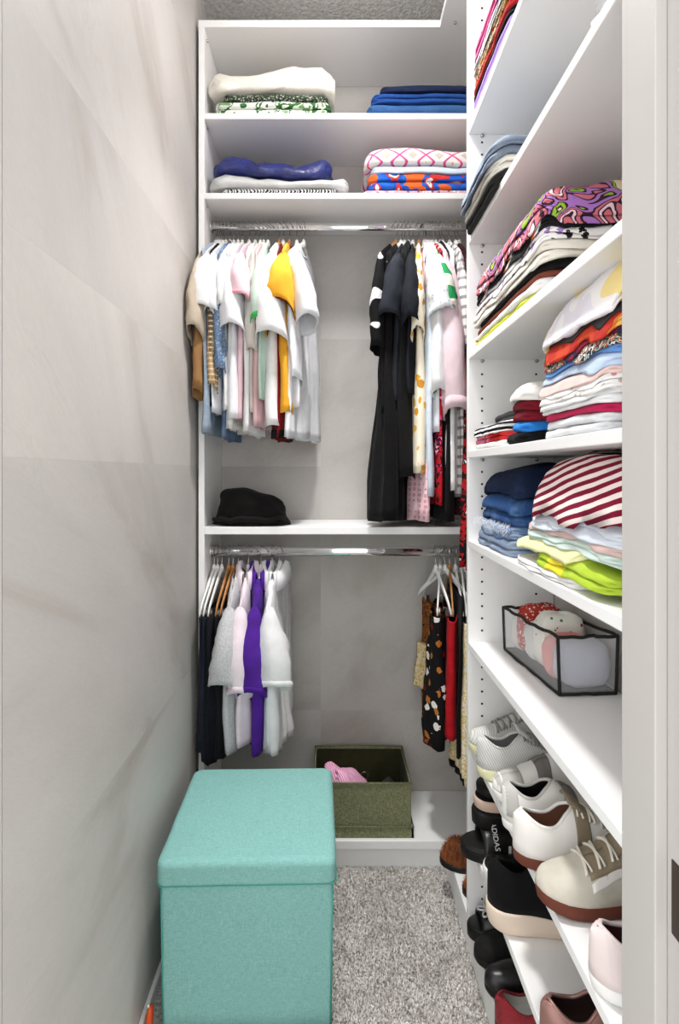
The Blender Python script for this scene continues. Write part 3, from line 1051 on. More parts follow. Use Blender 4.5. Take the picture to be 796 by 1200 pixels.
garment('skirt', 'cream skirt with yellow leaf print beside the shelving tower', 'skirt', 541, 8, ROD_L, printed('yellow_leaf', [(246, 238, 214), (228, 196, 110), (248, 242, 224), (226, 192, 100)], 42, 1.6), 0.70, hw=0.17, T=(0.014, 0.030), seed=6.2, group=GL, neck=False, flat_top=-0.20, fold=0.006, hem=(BLK, 0.03))
garment('t_shirt', 'light grey tee on a white hanger beside the shelving tower', 't-shirt', 546, 0, ROD_L, cloth('light_grey', (196, 198, 202)), 0.50, sleeve=(0.20, 0.014, 0.0, 0.08, 0.05, 0, 0), seed=7.3, group=GL)
# ================================================================== FOLDED CLOTHES
def edges(n, r, L):
    """parameter positions 0..L with extra lines near both ends for rounding"""
    r = min(r, L * 0.45)
    a = [0.0, 0.07 * r, 0.28 * r, 0.6 * r, r]
    m = [r + (L - 2 * r) * i / n for i in range(1, n)]
    return a + m + [L - q for q in reversed(a)]


def rnd(d, r):
    q = min(1.0, max(0.0, d / r))
    return math.sqrt(max(0.0, 1 - (1 - q) ** 2))


class Pile:
    """stack of folded clothes; every item rests on the surface left by the one below"""
    def __init__(s, x0, x1, y0, y1, z, seed=0.0, dome=0.25, wob=0.004, front='x', droop=None, lean=(0, 0), domer=0.06):
        s.x0, s.x1, s.y0, s.y1 = x0, x1, y0, y1
        s.z, s.seed, s.dome, s.wob, s.domer = z, seed, dome, wob, domer
        s.items, s.droop, s.lean = [], droop, lean

    def base(s, x, y, k):
        z = s.z
        for i in range(k):
            t_, sd, nzk = s.items[i]
            dx = min(x - s.x0, s.x1 - x)
            dy = min(y - s.y0, s.y1 - y)
            e = rnd(dx, s.domer) * rnd(dy, s.domer)
            z += t_ * (1 - s.dome + s.dome * e) * (1 + nzk * nz(x * 9 + sd, y * 9, sd * 1.7))
        if s.droop:
            xe, kk = s.droop
            if x < xe:
                z -= kk * (xe - x)
        return z

    def add(s, name, label, cat, mat, t_, layers=2, ins=(0, 0, 0, 0), group=None, nzk=0.12, edge=0.003, puff=1.0, quilt=None):
        """ins = insets (x0, x1, y0, y1); negative grows"""
        k = len(s.items)
        sd = s.seed + k * 1.93
        s.items.append((t_, sd, nzk))
        ax0, ax1, ay0, ay1 = s.x0 + ins[0], s.x1 - ins[1], s.y0 + ins[2], s.y1 - ins[3]
        cx, cy = (ax0 + ax1) / 2, (ay0 + ay1) / 2
        org = Vector((cx, cy, s.base(cx, cy, k)))
        V, F = [], []
        for L in range(layers):
            h = t_ / layers
            rg = random.Random(int(sd * 100) + L * 7 + 1)
            j = [rg.uniform(0, 0.0045) if layers > 1 else 0 for _ in range(4)]
            lx0, lx1, ly0, ly1 = ax0 + j[0], ax1 - j[1], ay0 + j[2], ay1 - j[3]
            r = h * 0.62 * puff
            us = edges(12, r, lx1 - lx0)
            vv = edges(18, r, ly1 - ly0)
            nu, nv = len(us), len(vv)
            b = len(V)
            for s_ in (1, -1):
                for u in us:
                    for v in vv:
                        e = rnd(min(u, lx1 - lx0 - u), r) * rnd(min(v, ly1 - ly0 - v), r)
                        wx = edge * nz(v * 14 + sd * 3, L * 2.0, sd) * 2
                        wy = edge * nz(u * 14 + sd * 2, L * 3.0, sd + 5) * 2
                        # rounded corners
                        LW, LL = lx1 - lx0, ly1 - ly0
                        rc = 0.030
                        dv, du = min(v, LL - v), min(u, LW - u)
                        ix = rc * (1 - math.sqrt(max(0.0, 1 - max(0.0, 1 - dv / rc) ** 2))) * 0.55
                        iy = rc * (1 - math.sqrt(max(0.0, 1 - max(0.0, 1 - du / rc) ** 2))) * 0.55
                        X = lx0 + ix + u * (LW - 2 * ix) / LW + wx
                        Y = ly0 + iy + v * (LL - 2 * iy) / LL + wy
                        X = min(max(X, s.x0 - 0.1), s.x1)
                        q0 = s.base(X, Y, k)
                        q1 = s.base(X, Y, k + 1)
                        lo = q0 + (q1 - q0) * L / layers
                        hi = q0 + (q1 - q0) * (L + 1) / layers
                        mid = (lo + hi) / 2 + s.wob * 0.35 * nz(X * 25 + sd, Y * 25, L + sd)
                        zz = mid + s_ * (hi - lo) / 2 * e
                        if quilt and s_ > 0:
                            zz -= quilt[0] * (1 - abs(math.sin(math.pi * (Y if quilt[2] == 'y' else X) / quilt[1]))) ** 3 * e
                        V.append(Vector((X + s.lean[0] * (zz - s.z), Y + s.lean[1] * (zz - s.z), zz)) - org)
            for q in range(2):
                o_ = b + q * nu * nv
                for i in range(nu - 1):
                    for jj in range(nv - 1):
                        f = (o_ + i * nv + jj, o_ + (i + 1) * nv + jj, o_ + (i + 1) * nv + jj + 1, o_ + i * nv + jj + 1)
                        F.append(f if q == 0 else f[::-1])
        o = mesh(name, V, F, mat, None, True, loc=org, weld=True)
        return tag(o, label, cat, group)


def folded(p, rows, group):
    for r in rows:
        kw = r[5] if len(r) > 5 else {}
        p.add(r[0], r[1], r[2], r[3], r[4], group=group, **kw)


# ---- rear unit, topmost clothes shelf
z = 2.417
g = 'folded clothes on the rear shelves'
p = Pile(-0.385, 0.010, D1 + 0.006, D2 - 0.03, z, 1.1, 0.25, 0.006)
folded(p, [
    ('blouse', 'white folded blouse with large green palm leaves', 'blouse', printed('palm_leaf', [(236, 238, 230), (238, 240, 234), (60, 112, 60), (228, 234, 220), (120, 158, 104)], 13, 2.2), 0.052, dict(layers=2, ins=(0.0, 0.012, 0, 0))),
    ('sweater', 'dark green speckled knit folded under the cream jacket', 'sweater', spots('green_speck', (52, 62, 50), [(150, 160, 140), (90, 104, 84), (190, 190, 176)], 150, 0.42), 0.028, dict(layers=1, ins=(0.03, 0.02, 0.0, 0))),
    ('jacket', 'cream quilted jacket folded on the highest pile', 'jacket', cloth('cream_quilt', (238, 233, 222), wr=1.6), 0.082, dict(layers=1, ins=(-0.015, -0.03, -0.004, 0), puff=0.75, nzk=0.65, edge=0.012, quilt=(0.014, 0.085, 'x'))),
], g)
p = Pile(0.110, 0.46, D1 + 0.006, D2 - 0.03, z, 4.1, 0.2, 0.005)
folded(p, [
    ('jeans', 'mid blue folded jeans at the bottom of the denim pile', 'jeans', denim('blue_jeans', (58, 98, 152), (90, 130, 180)), 0.044, dict(layers=1)),
    ('jeans', 'bright blue folded jeans in the middle of the denim pile', 'jeans', denim('bright_jeans', (38, 78, 150), (60, 104, 176)), 0.036, dict(layers=2, ins=(0.018, 0, 0, 0))),
    ('jeans', 'dark navy folded jeans on top of the denim pile', 'jeans', denim('dark_jeans', (30, 40, 70), (50, 64, 98)), 0.028, dict(layers=1, ins=(0.045, 0, 0, 0))),
], g)
# ---- rear unit, second clothes shelf
z = 2.162
p = Pile(-0.392, 0.055, D1 + 0.006, D2 - 0.03, z, 7.7, 0.25, 0.006)
folded(p, [
    ('sweater', 'black and white patterned sweater under the silver jacket', 'sweater', stripes('bw_zigzag', (0, 1, 1.0), 0.010, [(0.5, (28, 28, 30)), (0.5, (226, 226, 226))], 1.6, 60), 0.022, dict(layers=1, ins=(0.035, 0.03, 0.0, 0))),
    ('jacket', 'shiny silver white puffer jacket folded flat', 'jacket', plain('silver_nylon', (214, 214, 212), 0.42, 0.5, 0.0, 0.1, (40, 0.5, 0.01)), 0.046, dict(layers=1, ins=(0, -0.012, -0.004, 0), puff=0.8, nzk=0.5, edge=0.008, quilt=(0.009, 0.06, 'x'))),
    ('jacket', 'navy blue puffer jacket folded on the silver one', 'jacket', plain('navy_nylon', (34, 44, 112), 0.38, 0.5, 0.0, 0.2, (36, 0.6, 0.012)), 0.088, dict(layers=1, ins=(0.002, 0.055, 0, 0), puff=0.7, nzk=0.55, edge=0.010, quilt=(0.018, 0.12, 'x'))),
], g)
p = Pile(0.104, 0.50, D1 + 0.006, D2 - 0.03, z, 9.2, 0.22, 0.005)
folded(p, [
    ('sweater', 'pink marl sweater at the bottom beside the silver jacket', 'sweater', spots('pink_marl', (216, 176, 182), [(150, 90, 104), (240, 226, 226)], 90, 0.42), 0.018, dict(layers=1, ins=(-0.008, 0, 0.004, 0))),
    ('sweater', 'red blue and orange patchwork knit sweater', 'sweater', printed('patchwork', [(236, 110, 50), (40, 104, 200), (34, 92, 196), (208, 52, 44), (238, 236, 230), (46, 112, 206)], 15, 0.4), 0.056, dict(layers=2, ins=(0.01, 0, -0.004, 0), puff=0.9)),
    ('sweater', 'pale blue knit folded below the argyle sweater', 'sweater', cloth('pale_blue_knit', (206, 220, 236)), 0.026, dict(layers=1, ins=(0.02, 0, 0, 0))),
    ('sweater', 'white and pink argyle sweater on top of its pile', 'sweater', None, 0.062, dict(layers=1, ins=(0.002, 0, 0, 0), puff=0.85, nzk=0.25)),
], g)
t = NT('argyle')
v = t.coord()
sp = t.add('ShaderNodeSeparateXYZ')
t.link(v, sp.inputs[0])
yz = t.math('ADD', t.math('MULTIPLY', sp.outputs[2], 1.0), t.math('MULTIPLY', sp.outputs[1], 0.6))
a1 = t.math('ABSOLUTE', t.math('SUBTRACT', t.math('FRACT', t.math('ADD', t.math('DIVIDE', t.math('ADD', sp.outputs[0], yz), 0.085), 50)), 0.5))
a2 = t.math('ABSOLUTE', t.math('SUBTRACT', t.math('FRACT', t.math('ADD', t.math('DIVIDE', t.math('SUBTRACT', sp.outputs[0], yz), 0.085), 50)), 0.5))
ln = t.math('LESS_THAN', t.math('MINIMUM', a1, a2), 0.055)
dm = t.math('LESS_THAN', t.math('MAXIMUM', t.math('SUBTRACT', 0.5, a1), t.math('SUBTRACT', 0.5, a2)), 0.20)
col = t.mix(dm, lin((240, 232, 228)), lin((206, 192, 180)))
col = t.mix(ln, col, lin((226, 92, 152)))
_clothbump(t, v)
argyle = t.fin(col, 0.9, 0.15)
for o in bpy.data.objects:
    if o.get('label', '').startswith('white and pink argyle'):
        o.data.materials.append(argyle)

# ---- black caps heap on the low rear shelf
def heap(name, label, cat, mat, loc, rx, ry, h, seed, rough=0.25, rz=0.0, group=None, skew=0.0, n=(40, 16)):
    V, F = [], []
    N, Mh = n
    for j in range(Mh + 1):
        ph = j / Mh * math.pi / 2
        for i in range(N):
            a = 2 * math.pi * i / N
            k = 1 + rough * nz(math.cos(a) * 1.6 + seed, math.sin(a) * 1.6, ph * 1.4) + 0.4 * rough * nz(math.cos(a) * 4, math.sin(a) * 4 + seed, ph * 4)
            cr = math.cos(ph) ** 0.55
            x, y = math.cos(a) * rx * cr * k, math.sin(a) * ry * cr * k
            zz = h * math.sin(ph) ** 0.9 * (1 + rough * 0.6 * nz(x * 14 + seed, y * 14, 3.0)) * (1 - skew * x / rx)
            V.append((x, y, max(0.0005, zz)))
    for j in range(Mh):
        for i in range(N):
            l = (i + 1) % N
            F.append((j * N + i, j * N + l, (j + 1) * N + l, (j + 1) * N + i))
    F.append(tuple(range(N - 1, -1, -1)))
    o = mesh(name, V, F, mat, None, True, loc=loc, weld=True)
    o.rotation_euler = (0, 0, rz)
    return tag(o, label, cat, group)


bc = heap('knit_cap', 'crumpled black knit cap heap on the low rear shelf', 'cap', cloth('black_wool', (24, 22, 22), 0.2, wr=1.5), (-0.268, D1 + 0.10, 1.0945), 0.125, 0.088, 0.112, 2.4, 0.22, skew=0.25)
m = MB()
P = [Vector((-0.118 + 0.236 * i / 20, -0.07 - 0.016 * math.sin(math.pi * i / 20), 0.022 + 0.012 * nz(i * 0.3, 4))) for i in range(21)]
m.tube(P, [0.006 + 0.004 * math.sin(math.pi * i / 20) for i in range(21)], 8, flat=(1.0, 1.6))
m.obj('brim', cloth('black_wool', (24, 22, 22)), bc)

# ---- right tower piles -------------------------------------------------
XB = XR - 0.006
g = 'folded clothes on the tower shelves'
FX = X0 + 0.004
# shelf 1 (highest)
p = Pile(FX - 0.004, XB, 1.13, 1.455, ST[1] + 0.0005, 12.0, 0.3, 0.006)
folded(p, [
    ('t_shirt', 'lilac folded tee at the bottom of the highest tower pile', 't-shirt', cloth('lilac', (176, 150, 212)), 0.040, dict(layers=2)),
    ('shirt', 'black folded shirt above the lilac tee', 'shirt', BLK, 0.016, dict(layers=1)),
    ('t_shirt', 'red folded tee above the lilac tee', 't-shirt', cloth('tomato_red', (190, 44, 44)), 0.028, dict(layers=1)),
    ('blouse', 'yellow and green flowered folded blouse in the highest tower pile', 'blouse', printed('yellow_green_floral', [(224, 214, 190), (90, 80, 50), (226, 220, 200), (196, 160, 50), (190, 50, 50), (110, 120, 70)], 48, 1.4), 0.042, dict(layers=2)),
    ('t_shirt', 'white folded tee in the highest tower pile', 't-shirt', W2, 0.03, dict(layers=2)),
    ('sweater', 'bright pink folded sweater on the highest tower pile', 'sweater', cloth('hot_pink', (214, 96, 150)), 0.05, dict(layers=2)),
], g)
# shelf 2
p = Pile(FX - 0.034, XB, 1.19, 1.462, ST[2] + 0.0005, 14.0, 0.3, 0.006, droop=(FX + 0.01, 0.5))
folded(p, [
    ('trousers', 'black folded trousers under the grey jeans', 'trousers', cloth('soft_black', (44, 42, 42), 0.2), 0.036, dict(layers=2, ins=(0.012, 0, 0, 0))),
    ('trousers', 'cream folded trousers between black trousers and grey jeans', 'trousers', cloth('cream_twill', (222, 218, 208)), 0.034, dict(layers=2, ins=(0.006, 0, 0, 0))),
    ('jeans', 'faded grey blue jeans folded over the shelf edge', 'jeans', denim('faded_grey_denim', (120, 132, 150), (168, 178, 190)), 0.046, dict(layers=2, ins=(-0.004, 0, 0, 0.0), puff=0.9)),
], g)
# shelf 3
p = Pile(FX, XB, 0.965, 1.462, ST[3] + 0.0005, 16.0, 0.35, 0.008, domer=0.07)
folded(p, [
    ('t_shirt', 'chartreuse folded tee at the bottom of its pile', 't-shirt', cloth('chartreuse', (196, 204, 50)), 0.018, dict(layers=1, ins=(0, 0, 0.06, 0))),
    ('t_shirt', 'white folded tee with magenta polka dots', 't-shirt', spots('magenta_dot', (240, 238, 238), [(214, 70, 140)], 26, 0.24), 0.022, dict(layers=1, ins=(0, 0, 0.04, 0))),
    ('t_shirt', 'rust brown folded tee in the tall patterned pile', 't-shirt', cloth('rust', (150, 82, 66)), 0.016, dict(layers=1, ins=(0.006, 0, 0.05, 0))),
    ('t_shirt', 'black folded tee above the rust brown one', 't-shirt', BLK, 0.014, dict(layers=1, ins=(0.004, 0, 0.03, 0.03))),
    ('sweatshirt', 'cream folded sweatshirt bulging in the tall patterned pile', 'sweatshirt', cloth('ivory_fleece', (230, 224, 212), wr=1.0), 0.040, dict(layers=2, ins=(-0.004, 0, 0.0, 0), nzk=0.35)),
    ('leggings', 'white leggings with black and violet flower print', 'leggings', spots('violet_floral', (232, 228, 226), [(32, 28, 32), (150, 120, 176), (32, 28, 32)], 38, 0.33, petal=0.02), 0.030, dict(layers=2, ins=(0, 0, 0.0, 0))),
    ('track_top', 'black folded top with white and orange stripe', 'top', stripes('black_stripe_top', (1, 2, 0.6), 0.16, [(0.74, (26, 25, 28)), (0.08, (236, 234, 230)), (0.07, (214, 120, 50)), (0.11, (26, 25, 28))], 0.3, 7), 0.028, dict(layers=2, ins=(0.002, 0, 0, 0))),
    ('sweatshirt', 'purple pink and green cartoon-coloured sweatshirt on the tall pile', 'sweatshirt', printed('purple_green_print', [(206, 110, 120), (236, 206, 214), (206, 112, 128), (170, 118, 192), (146, 182, 56), (232, 210, 180)], 14, 0.9, outline=(60, 36, 50)), 0.042, dict(layers=2, ins=(-0.002, 0, -0.004, 0), nzk=0.25)),
], g)
# shelf 4 : small far pile and tall near pile
p = Pile(FX, XB, 1.20, 1.466, ST[4] + 0.0005, 18.0, 0.3, 0.006)
folded(p, [
    ('t_shirt', 'white folded tee with faint script under the pink red top', 't-shirt', spots('script', (234, 232, 228), [(120, 116, 112)], 90, 0.16), 0.016, dict(layers=1)),
    ('swimsuit', 'pink and red folded swimsuit', 'swimsuit', printed('pink_red', [(196, 40, 44), (214, 60, 60), (232, 140, 168), (240, 176, 196)], 10, 0.8), 0.026, dict(layers=2, ins=(0.002, 0, 0, 0))),
    ('leggings', 'black and white striped folded leggings', 'leggings', stripes('bw_leg', 2, 0.012, [(0.55, (30, 30, 32)), (0.45, (232, 230, 228))], 0.8, 20), 0.022, dict(layers=2, ins=(-0.002, 0, 0, 0))),
    ('trousers', 'dark grey folded trousers on the low pile by the end panel', 'trousers', cloth('ash_grey', (96, 98, 100), 0.15), 0.026, dict(layers=2, ins=(0.05, 0, 0.0, 0.0), nzk=0.3)),
], g)
p = Pile(FX - 0.002, XB - 0.03, 0.765, 1.055, ST[4] + 0.0005, 20.0, 0.3, 0.006, lean=(0.10, -0.22))
folded(p, [
    ('sweater', 'white fuzzy folded sweater at the bottom of the tall tee pile', 'sweater', cloth('white_fuzz', (226, 228, 230), 0.1, wr=2.5), 0.036, dict(layers=2, ins=(0, 0, 0, 0.06), nzk=0.3)),
    ('t_shirt', 'raspberry folded tee above the white fuzzy sweater', 't-shirt', cloth('raspberry', (186, 38, 84)), 0.014, dict(layers=1, ins=(0.004, 0, 0, 0.05))),
    ('t_shirt', 'thick white folded tee above the raspberry one', 't-shirt', W1, 0.030, dict(layers=2, ins=(-0.004, 0, 0, 0.03))),
    ('t_shirt', 'white folded tee with small rose print', 't-shirt', spots('rose_print', (240, 238, 236), [(214, 150, 150), (200, 176, 160)], 50, 0.2), 0.020, dict(layers=2, ins=(-0.002, 0, 0, 0.02))),
    ('t_shirt', 'pale salmon folded tee in the tall tee pile', 't-shirt', cloth('salmon', (230, 200, 194)), 0.012, dict(layers=1)),
    ('t_shirt', 'light blue folded tee in the tall tee pile', 't-shirt', cloth('light_blue', (190, 208, 232)), 0.018, dict(layers=1, ins=(0.002, 0, 0, 0))),
    ('t_shirt', 'cornflower blue folded tee in the tall tee pile', 't-shirt', cloth('cornflower', (104, 148, 210)), 0.016, dict(layers=1, ins=(0.003, 0, 0, 0.01))),
    ('blouse', 'dark folded blouse with tiny multicoloured flowers', 'blouse', printed('tiny_multi', [(40, 50, 60), (220, 220, 214), (60, 70, 60), (200, 80, 60), (230, 220, 190), (60, 90, 80)], 70, 1.0), 0.016, dict(layers=1, ins=(0.0, 0, 0, 0))),
    ('shirt', 'burgundy and navy folded shirt in the tall tee pile', 'shirt', printed('burgundy_navy', [(120, 24, 44), (40, 44, 70), (130, 28, 48), (46, 50, 80)], 22, 0.8), 0.016, dict(layers=1, ins=(0.002, 0, 0, 0))),
    ('t_shirt', 'orange red folded tee with yellow print', 't-shirt', printed('orange_red', [(196, 70, 44), (180, 50, 40), (214, 120, 50), (226, 180, 90)], 20, 0.7), 0.017, dict(layers=1, ins=(-0.002, 0, 0, 0))),
    ('sweater', 'dark charcoal knit folded near the top of the tall tee pile', 'sweater', cloth('dark_knit', (64, 60, 60), 0.2, wr=1.2), 0.022, dict(layers=2, ins=(0.002, 0, 0, 0))),
    ('sweatshirt', 'white folded sweatshirt with yellow corner topping the tall tee pile', 'sweatshirt', printed('white_yellow', [(236, 210, 140), (240, 218, 150), (238, 234, 234), (226, 222, 230), (238, 236, 236), (214, 214, 222)], 7, 0.5), 0.042, dict(layers=1, ins=(-0.006, 0, 0, -0.015), puff=0.85)),
], g)
p = Pile(FX, XB - 0.06, 1.075, 1.185, ST[4] + 0.0005, 22.0, 0.3, 0.006)
folded(p, [
    ('top', 'folded black top beside the white fuzzy sweater', 'top', BLK, 0.026, dict(layers=1, ins=(-0.002, 0, 0, 0))),
    ('t_shirt', 'small cobalt blue folded tee beside the tall tee pile', 't-shirt', cloth('cobalt', (40, 120, 200)), 0.022, dict(layers=1, ins=(0.002, 0, 0, 0.02))),
    ('shirt', 'small dark red folded shirt beside the tall tee pile', 'shirt', cloth('wine', (120, 22, 36), 0.15), 0.05, dict(layers=2, ins=(0.006, 0, 0.0, 0))),
    ('t_shirt', 'small white folded tee leaning on the tall tee pile', 't-shirt', W3, 0.028, dict(layers=1, ins=(0.004, 0, 0.0, 0.0))),
], g)
# shelf 5
zz5 = ST[5] + 0.0005
p = Pile(FX + 0.01, XB, 1.155, 1.452, zz5, 24.0, 0.35, 0.008)
folded(p, [
    ('shorts', 'pale washed denim shorts folded under the dark jeans', 'shorts', denim('pale_wash', (140, 158, 184), (196, 206, 220)), 0.044, dict(layers=2, ins=(-0.006, 0, 0, 0))),
    ('shorts', 'denim shorts with frayed white edge', 'shorts', denim('frayed_wash', (96, 124, 164), (190, 200, 214), 0.9), 0.030, dict(layers=2, ins=(-0.002, 0, 0, 0))),
    ('jeans', 'ripped mid blue jeans folded under the dark pair', 'jeans', denim('ripped_denim', (44, 78, 130), (120, 150, 190), 0.6), 0.062, dict(layers=2, ins=(0.004, 0, 0.0, 0.0), nzk=0.25, puff=0.9)),
    ('jeans', 'dark indigo jeans on top of the denim heap', 'jeans', denim('indigo', (26, 38, 66), (56, 74, 110), 0.5), 0.052, dict(layers=1, ins=(0.01, 0, 0.01, 0.0), nzk=0.25, puff=0.8)),
], g)
p = Pile(FX - 0.002, XB - 0.025, 0.745, 1.135, zz5, 26.0, 0.4, 0.008, lean=(0.08, -0.18))
folded(p, [
    ('t_shirt', 'white folded tee spilling at the bottom of the striped pile', 't-shirt', cloth('white_soft', (232, 230, 230), wr=1.5), 0.018, dict(layers=2, ins=(-0.004, 0, 0.09, 0.0), nzk=0.3)),
    ('t_shirt', 'lime green and yellow folded tee', 't-shirt', printed('lime_yellow', [(176, 200, 70), (170, 196, 60), (232, 214, 60), (236, 220, 70)], 7, 0.5), 0.028, dict(layers=2, ins=(0.0, 0, 0.0, 0.10), nzk=0.25)),
    ('t_shirt', 'pale lemon folded tee with small dark motif', 't-shirt', spots('lemon_motif', (232, 230, 176), [(60, 60, 60)], 12, 0.10), 0.020, dict(layers=1, ins=(0.0, 0, 0.10, -0.01))),
    ('sweater', 'pale mint ribbed folded sweater', 'sweater', stripes('mint_rib', 2, 0.006, [(0.5, (206, 220, 212)), (0.5, (188, 206, 198))], 0.5), 0.018, dict(layers=2, ins=(0.002, 0, 0.0, 0.03))),
    ('t_shirt', 'dusty rose folded tee in the striped pile', 't-shirt', cloth('dusty_rose', (212, 184, 178)), 0.014, dict(layers=1, ins=(0.006, 0, 0.0, 0.02))),
    ('t_shirt', 'ice blue folded tee under the striped sweater', 't-shirt', cloth('ice_blue', (216, 222, 232)), 0.024, dict(layers=2, ins=(0.004, 0, 0, 0.03), nzk=0.3)),
    ('sweater', 'burgundy and white striped sweater on top of its pile', 'sweater', stripes('burgundy_stripe', (2, 1, 0.25), 0.0165, [(0.5, (124, 22, 50)), (0.5, (240, 226, 222))], 0.5, 9), 0.090, dict(layers=1, ins=(-0.002, 0, 0.0, 0.05), puff=0.6, nzk=0.35)),
], g)

# frayed threads along the edge of the denim shorts
for o in list(bpy.data.objects):
    lb = o.get('label', '')
    if lb.startswith('denim shorts with frayed'):
        rg = random.Random(9)
        V, F = [], []
        for q in range(420):
            y = rg.uniform(-0.135, 0.135)
            x = -0.108 + rg.uniform(-0.003, 0.012)
            z = rg.uniform(0.006, 0.026)
            l = rg.uniform(0.006, 0.016)
            dx, dy = rg.uniform(-0.010, 0.001), rg.uniform(-0.007, 0.007)
            b = len(V)
            V += [(x, y, z), (x, y + 0.0011, z), (x + dx, y + dy + 0.0011, z - l * .6), (x + dx, y + dy, z - l * .6)]
            F.append((b, b + 1, b + 2, b + 3))
        fr = mesh('fringe', V, F, cloth('white_thread', (214, 220, 228)), o, False)
        fr['kind'] = 'stuff'

# ---- clear organiser on tower shelf 6
ob = tag(empty('storage_organizer', (0.500, 1.266, ST[6]), R(4)), 'clear vinyl storage organizer with black piping on a tower shelf', 'organizer')
BX, BY, BH = 0.058, 0.145, 0.118
OX = 0.0
CL = clear_mat('clear_vinyl', amt=0.86)
BINDING = plain('black_binding', (40, 38, 36), 0.7)
C8 = {}
for sx in (-1, 1):
    for sy in (-1, 1):
        for sz in (0, 1):
            C8[(sx, sy, sz)] = Vector((OX + sx * BX + (0.004 if sz else 0) * sx, sy * BY, 0.004 + sz * (BH - 0.004 - (0.010 if (sz and sy > 0) else 0))))


def wavy(a, b, amp, seed, n=14, ax=(1, 0, 0.6)):
    return [a.lerp(b, i / n) + Vector(ax) * amp * math.sin(math.pi * i / n) * nz(i * 0.35, seed, 0.3) for i in range(n + 1)]


def sheet(a, b, c, d, bulge, seed, n=14):
    V, F = [], []
    nrm = (b - a).cross(d - a).normalized()
    for i in range(n + 1):
        for j in range(n + 1):
            u, v = i / n, j / n
            p_ = a.lerp(b, u).lerp(d.lerp(c, u), v)
            V.append(p_ + nrm * bulge * math.sin(math.pi * u) * math.sin(math.pi * v) * (1 + nz(u * 3, v * 3, seed)))
    for i in range(n):
        for j in range(n):
            F.append((i * (n + 1) + j, (i + 1) * (n + 1) + j, (i + 1) * (n + 1) + j + 1, i * (n + 1) + j + 1))
    return V, F


for q, (a, b) in enumerate((((-1, 1), (-1, -1)), ((-1, -1), (1, -1)), ((1, -1), (1, 1)), ((1, 1), (-1, 1)))):
    V, F = sheet(C8[a + (0,)], C8[b + (0,)], C8[b + (1,)], C8[a + (1,)], 0.003, q * 2.0)
    mesh('side_window', V, F, CL, ob, solid=0.0008)
    for sz in (0, 1):
        m = MB()
        m.tube(wavy(C8[a + (sz,)], C8[b + (sz,)], 0.012 if sz else 0.003, q + sz * 5.0), 0.0036, 6)
        m.obj('piping', BINDING, ob)
    m = MB()
    m.tube([C8[a + (0,)], C8[a + (1,)]], 0.0036, 6)
    m.obj('piping', BINDING, ob)
V, F = sheet(C8[(-1, -1, 0)], C8[(1, -1, 0)], C8[(1, 1, 0)], C8[(-1, 1, 0)], 0.0, 1)
mesh('bottom', V, F, BINDING, ob, solid=0.001)
zo = ST[6] + 0.009
g6 = 'clothes inside the clear organizer'
cxo = 0.500 + OX


def roll(name, label, cat, mat, x, y, z, rx, ry, rz_, seed):
    """soft rolled or bunched cloth, closed superellipsoid with creases"""
    V, F = [], []
    N, Mh = 28, 18
    for j in range(Mh + 1):
        ph = -math.pi / 2 + j / Mh * math.pi
        for i in range(N):
            a = 2 * math.pi * i / N
            se = lambda c_, e_: math.copysign(abs(c_) ** e_, c_)
            k = 1 + 0.10 * nz(math.cos(a) * 2.5 + seed, math.sin(a) * 2.5, ph * 3)
            V.append((se(math.cos(a), .5) * se(math.cos(ph), .5) * rx * k, se(math.sin(a), .5) * se(math.cos(ph), .5) * ry * k, se(math.sin(ph), .6) * rz_ * (1 + 0.10 * nz(a, seed, 4))))
    for j in range(Mh):
        for i in range(N):
            l = (i + 1) % N
            F.append((j * N + i, j * N + l, (j + 1) * N + l, (j + 1) * N + i))
    o = mesh(name, V, F, mat, None, True, loc=(x, y, z), weld=True)
    return tag(o, label, cat, g6)


roll('t_shirt', 'lavender grey folded tee at the end of the clear organizer', 't-shirt', cloth('lavender_grey', (188, 190, 204)), cxo + 0.010, 1.152, zo + 0.048, 0.052, 0.026, 0.047, 1.0)
roll('t_shirt', 'coral pink rolled tee inside the clear organizer', 't-shirt', cloth('coral_pink', (226, 150, 142)), cxo + 0.002, 1.198, zo + 0.047, 0.051, 0.023, 0.046, 2.0)
roll('leggings', 'white flowered leggings bunched in the clear organizer', 'leggings', spots('tiny_cherry', (234, 232, 222), [(190, 50, 60), (90, 130, 80)], 55, 0.2), cxo + 0.004, 1.250, zo + 0.064, 0.051, 0.033, 0.062, 3.0)
roll('t_shirt', 'pale grey rolled tee inside the clear organizer', 't-shirt', cloth('pale_grey', (222, 222, 220)), cxo - 0.002, 1.302, zo + 0.047, 0.050, 0.023, 0.046, 4.0)
roll('shorts', 'red and white dotted shorts bunched on the clear organizer', 'shorts', spots('red_dot', (178, 60, 50), [(236, 214, 204)], 130, 0.32), cxo - 0.004, 1.346, zo + 0.064, 0.050, 0.024, 0.058, 5.0)
roll('socks', 'white rolled socks at the far end of the clear organizer', 'socks', W3, cxo - 0.006, 1.385, zo + 0.046, 0.050, 0.017, 0.048, 6.0)

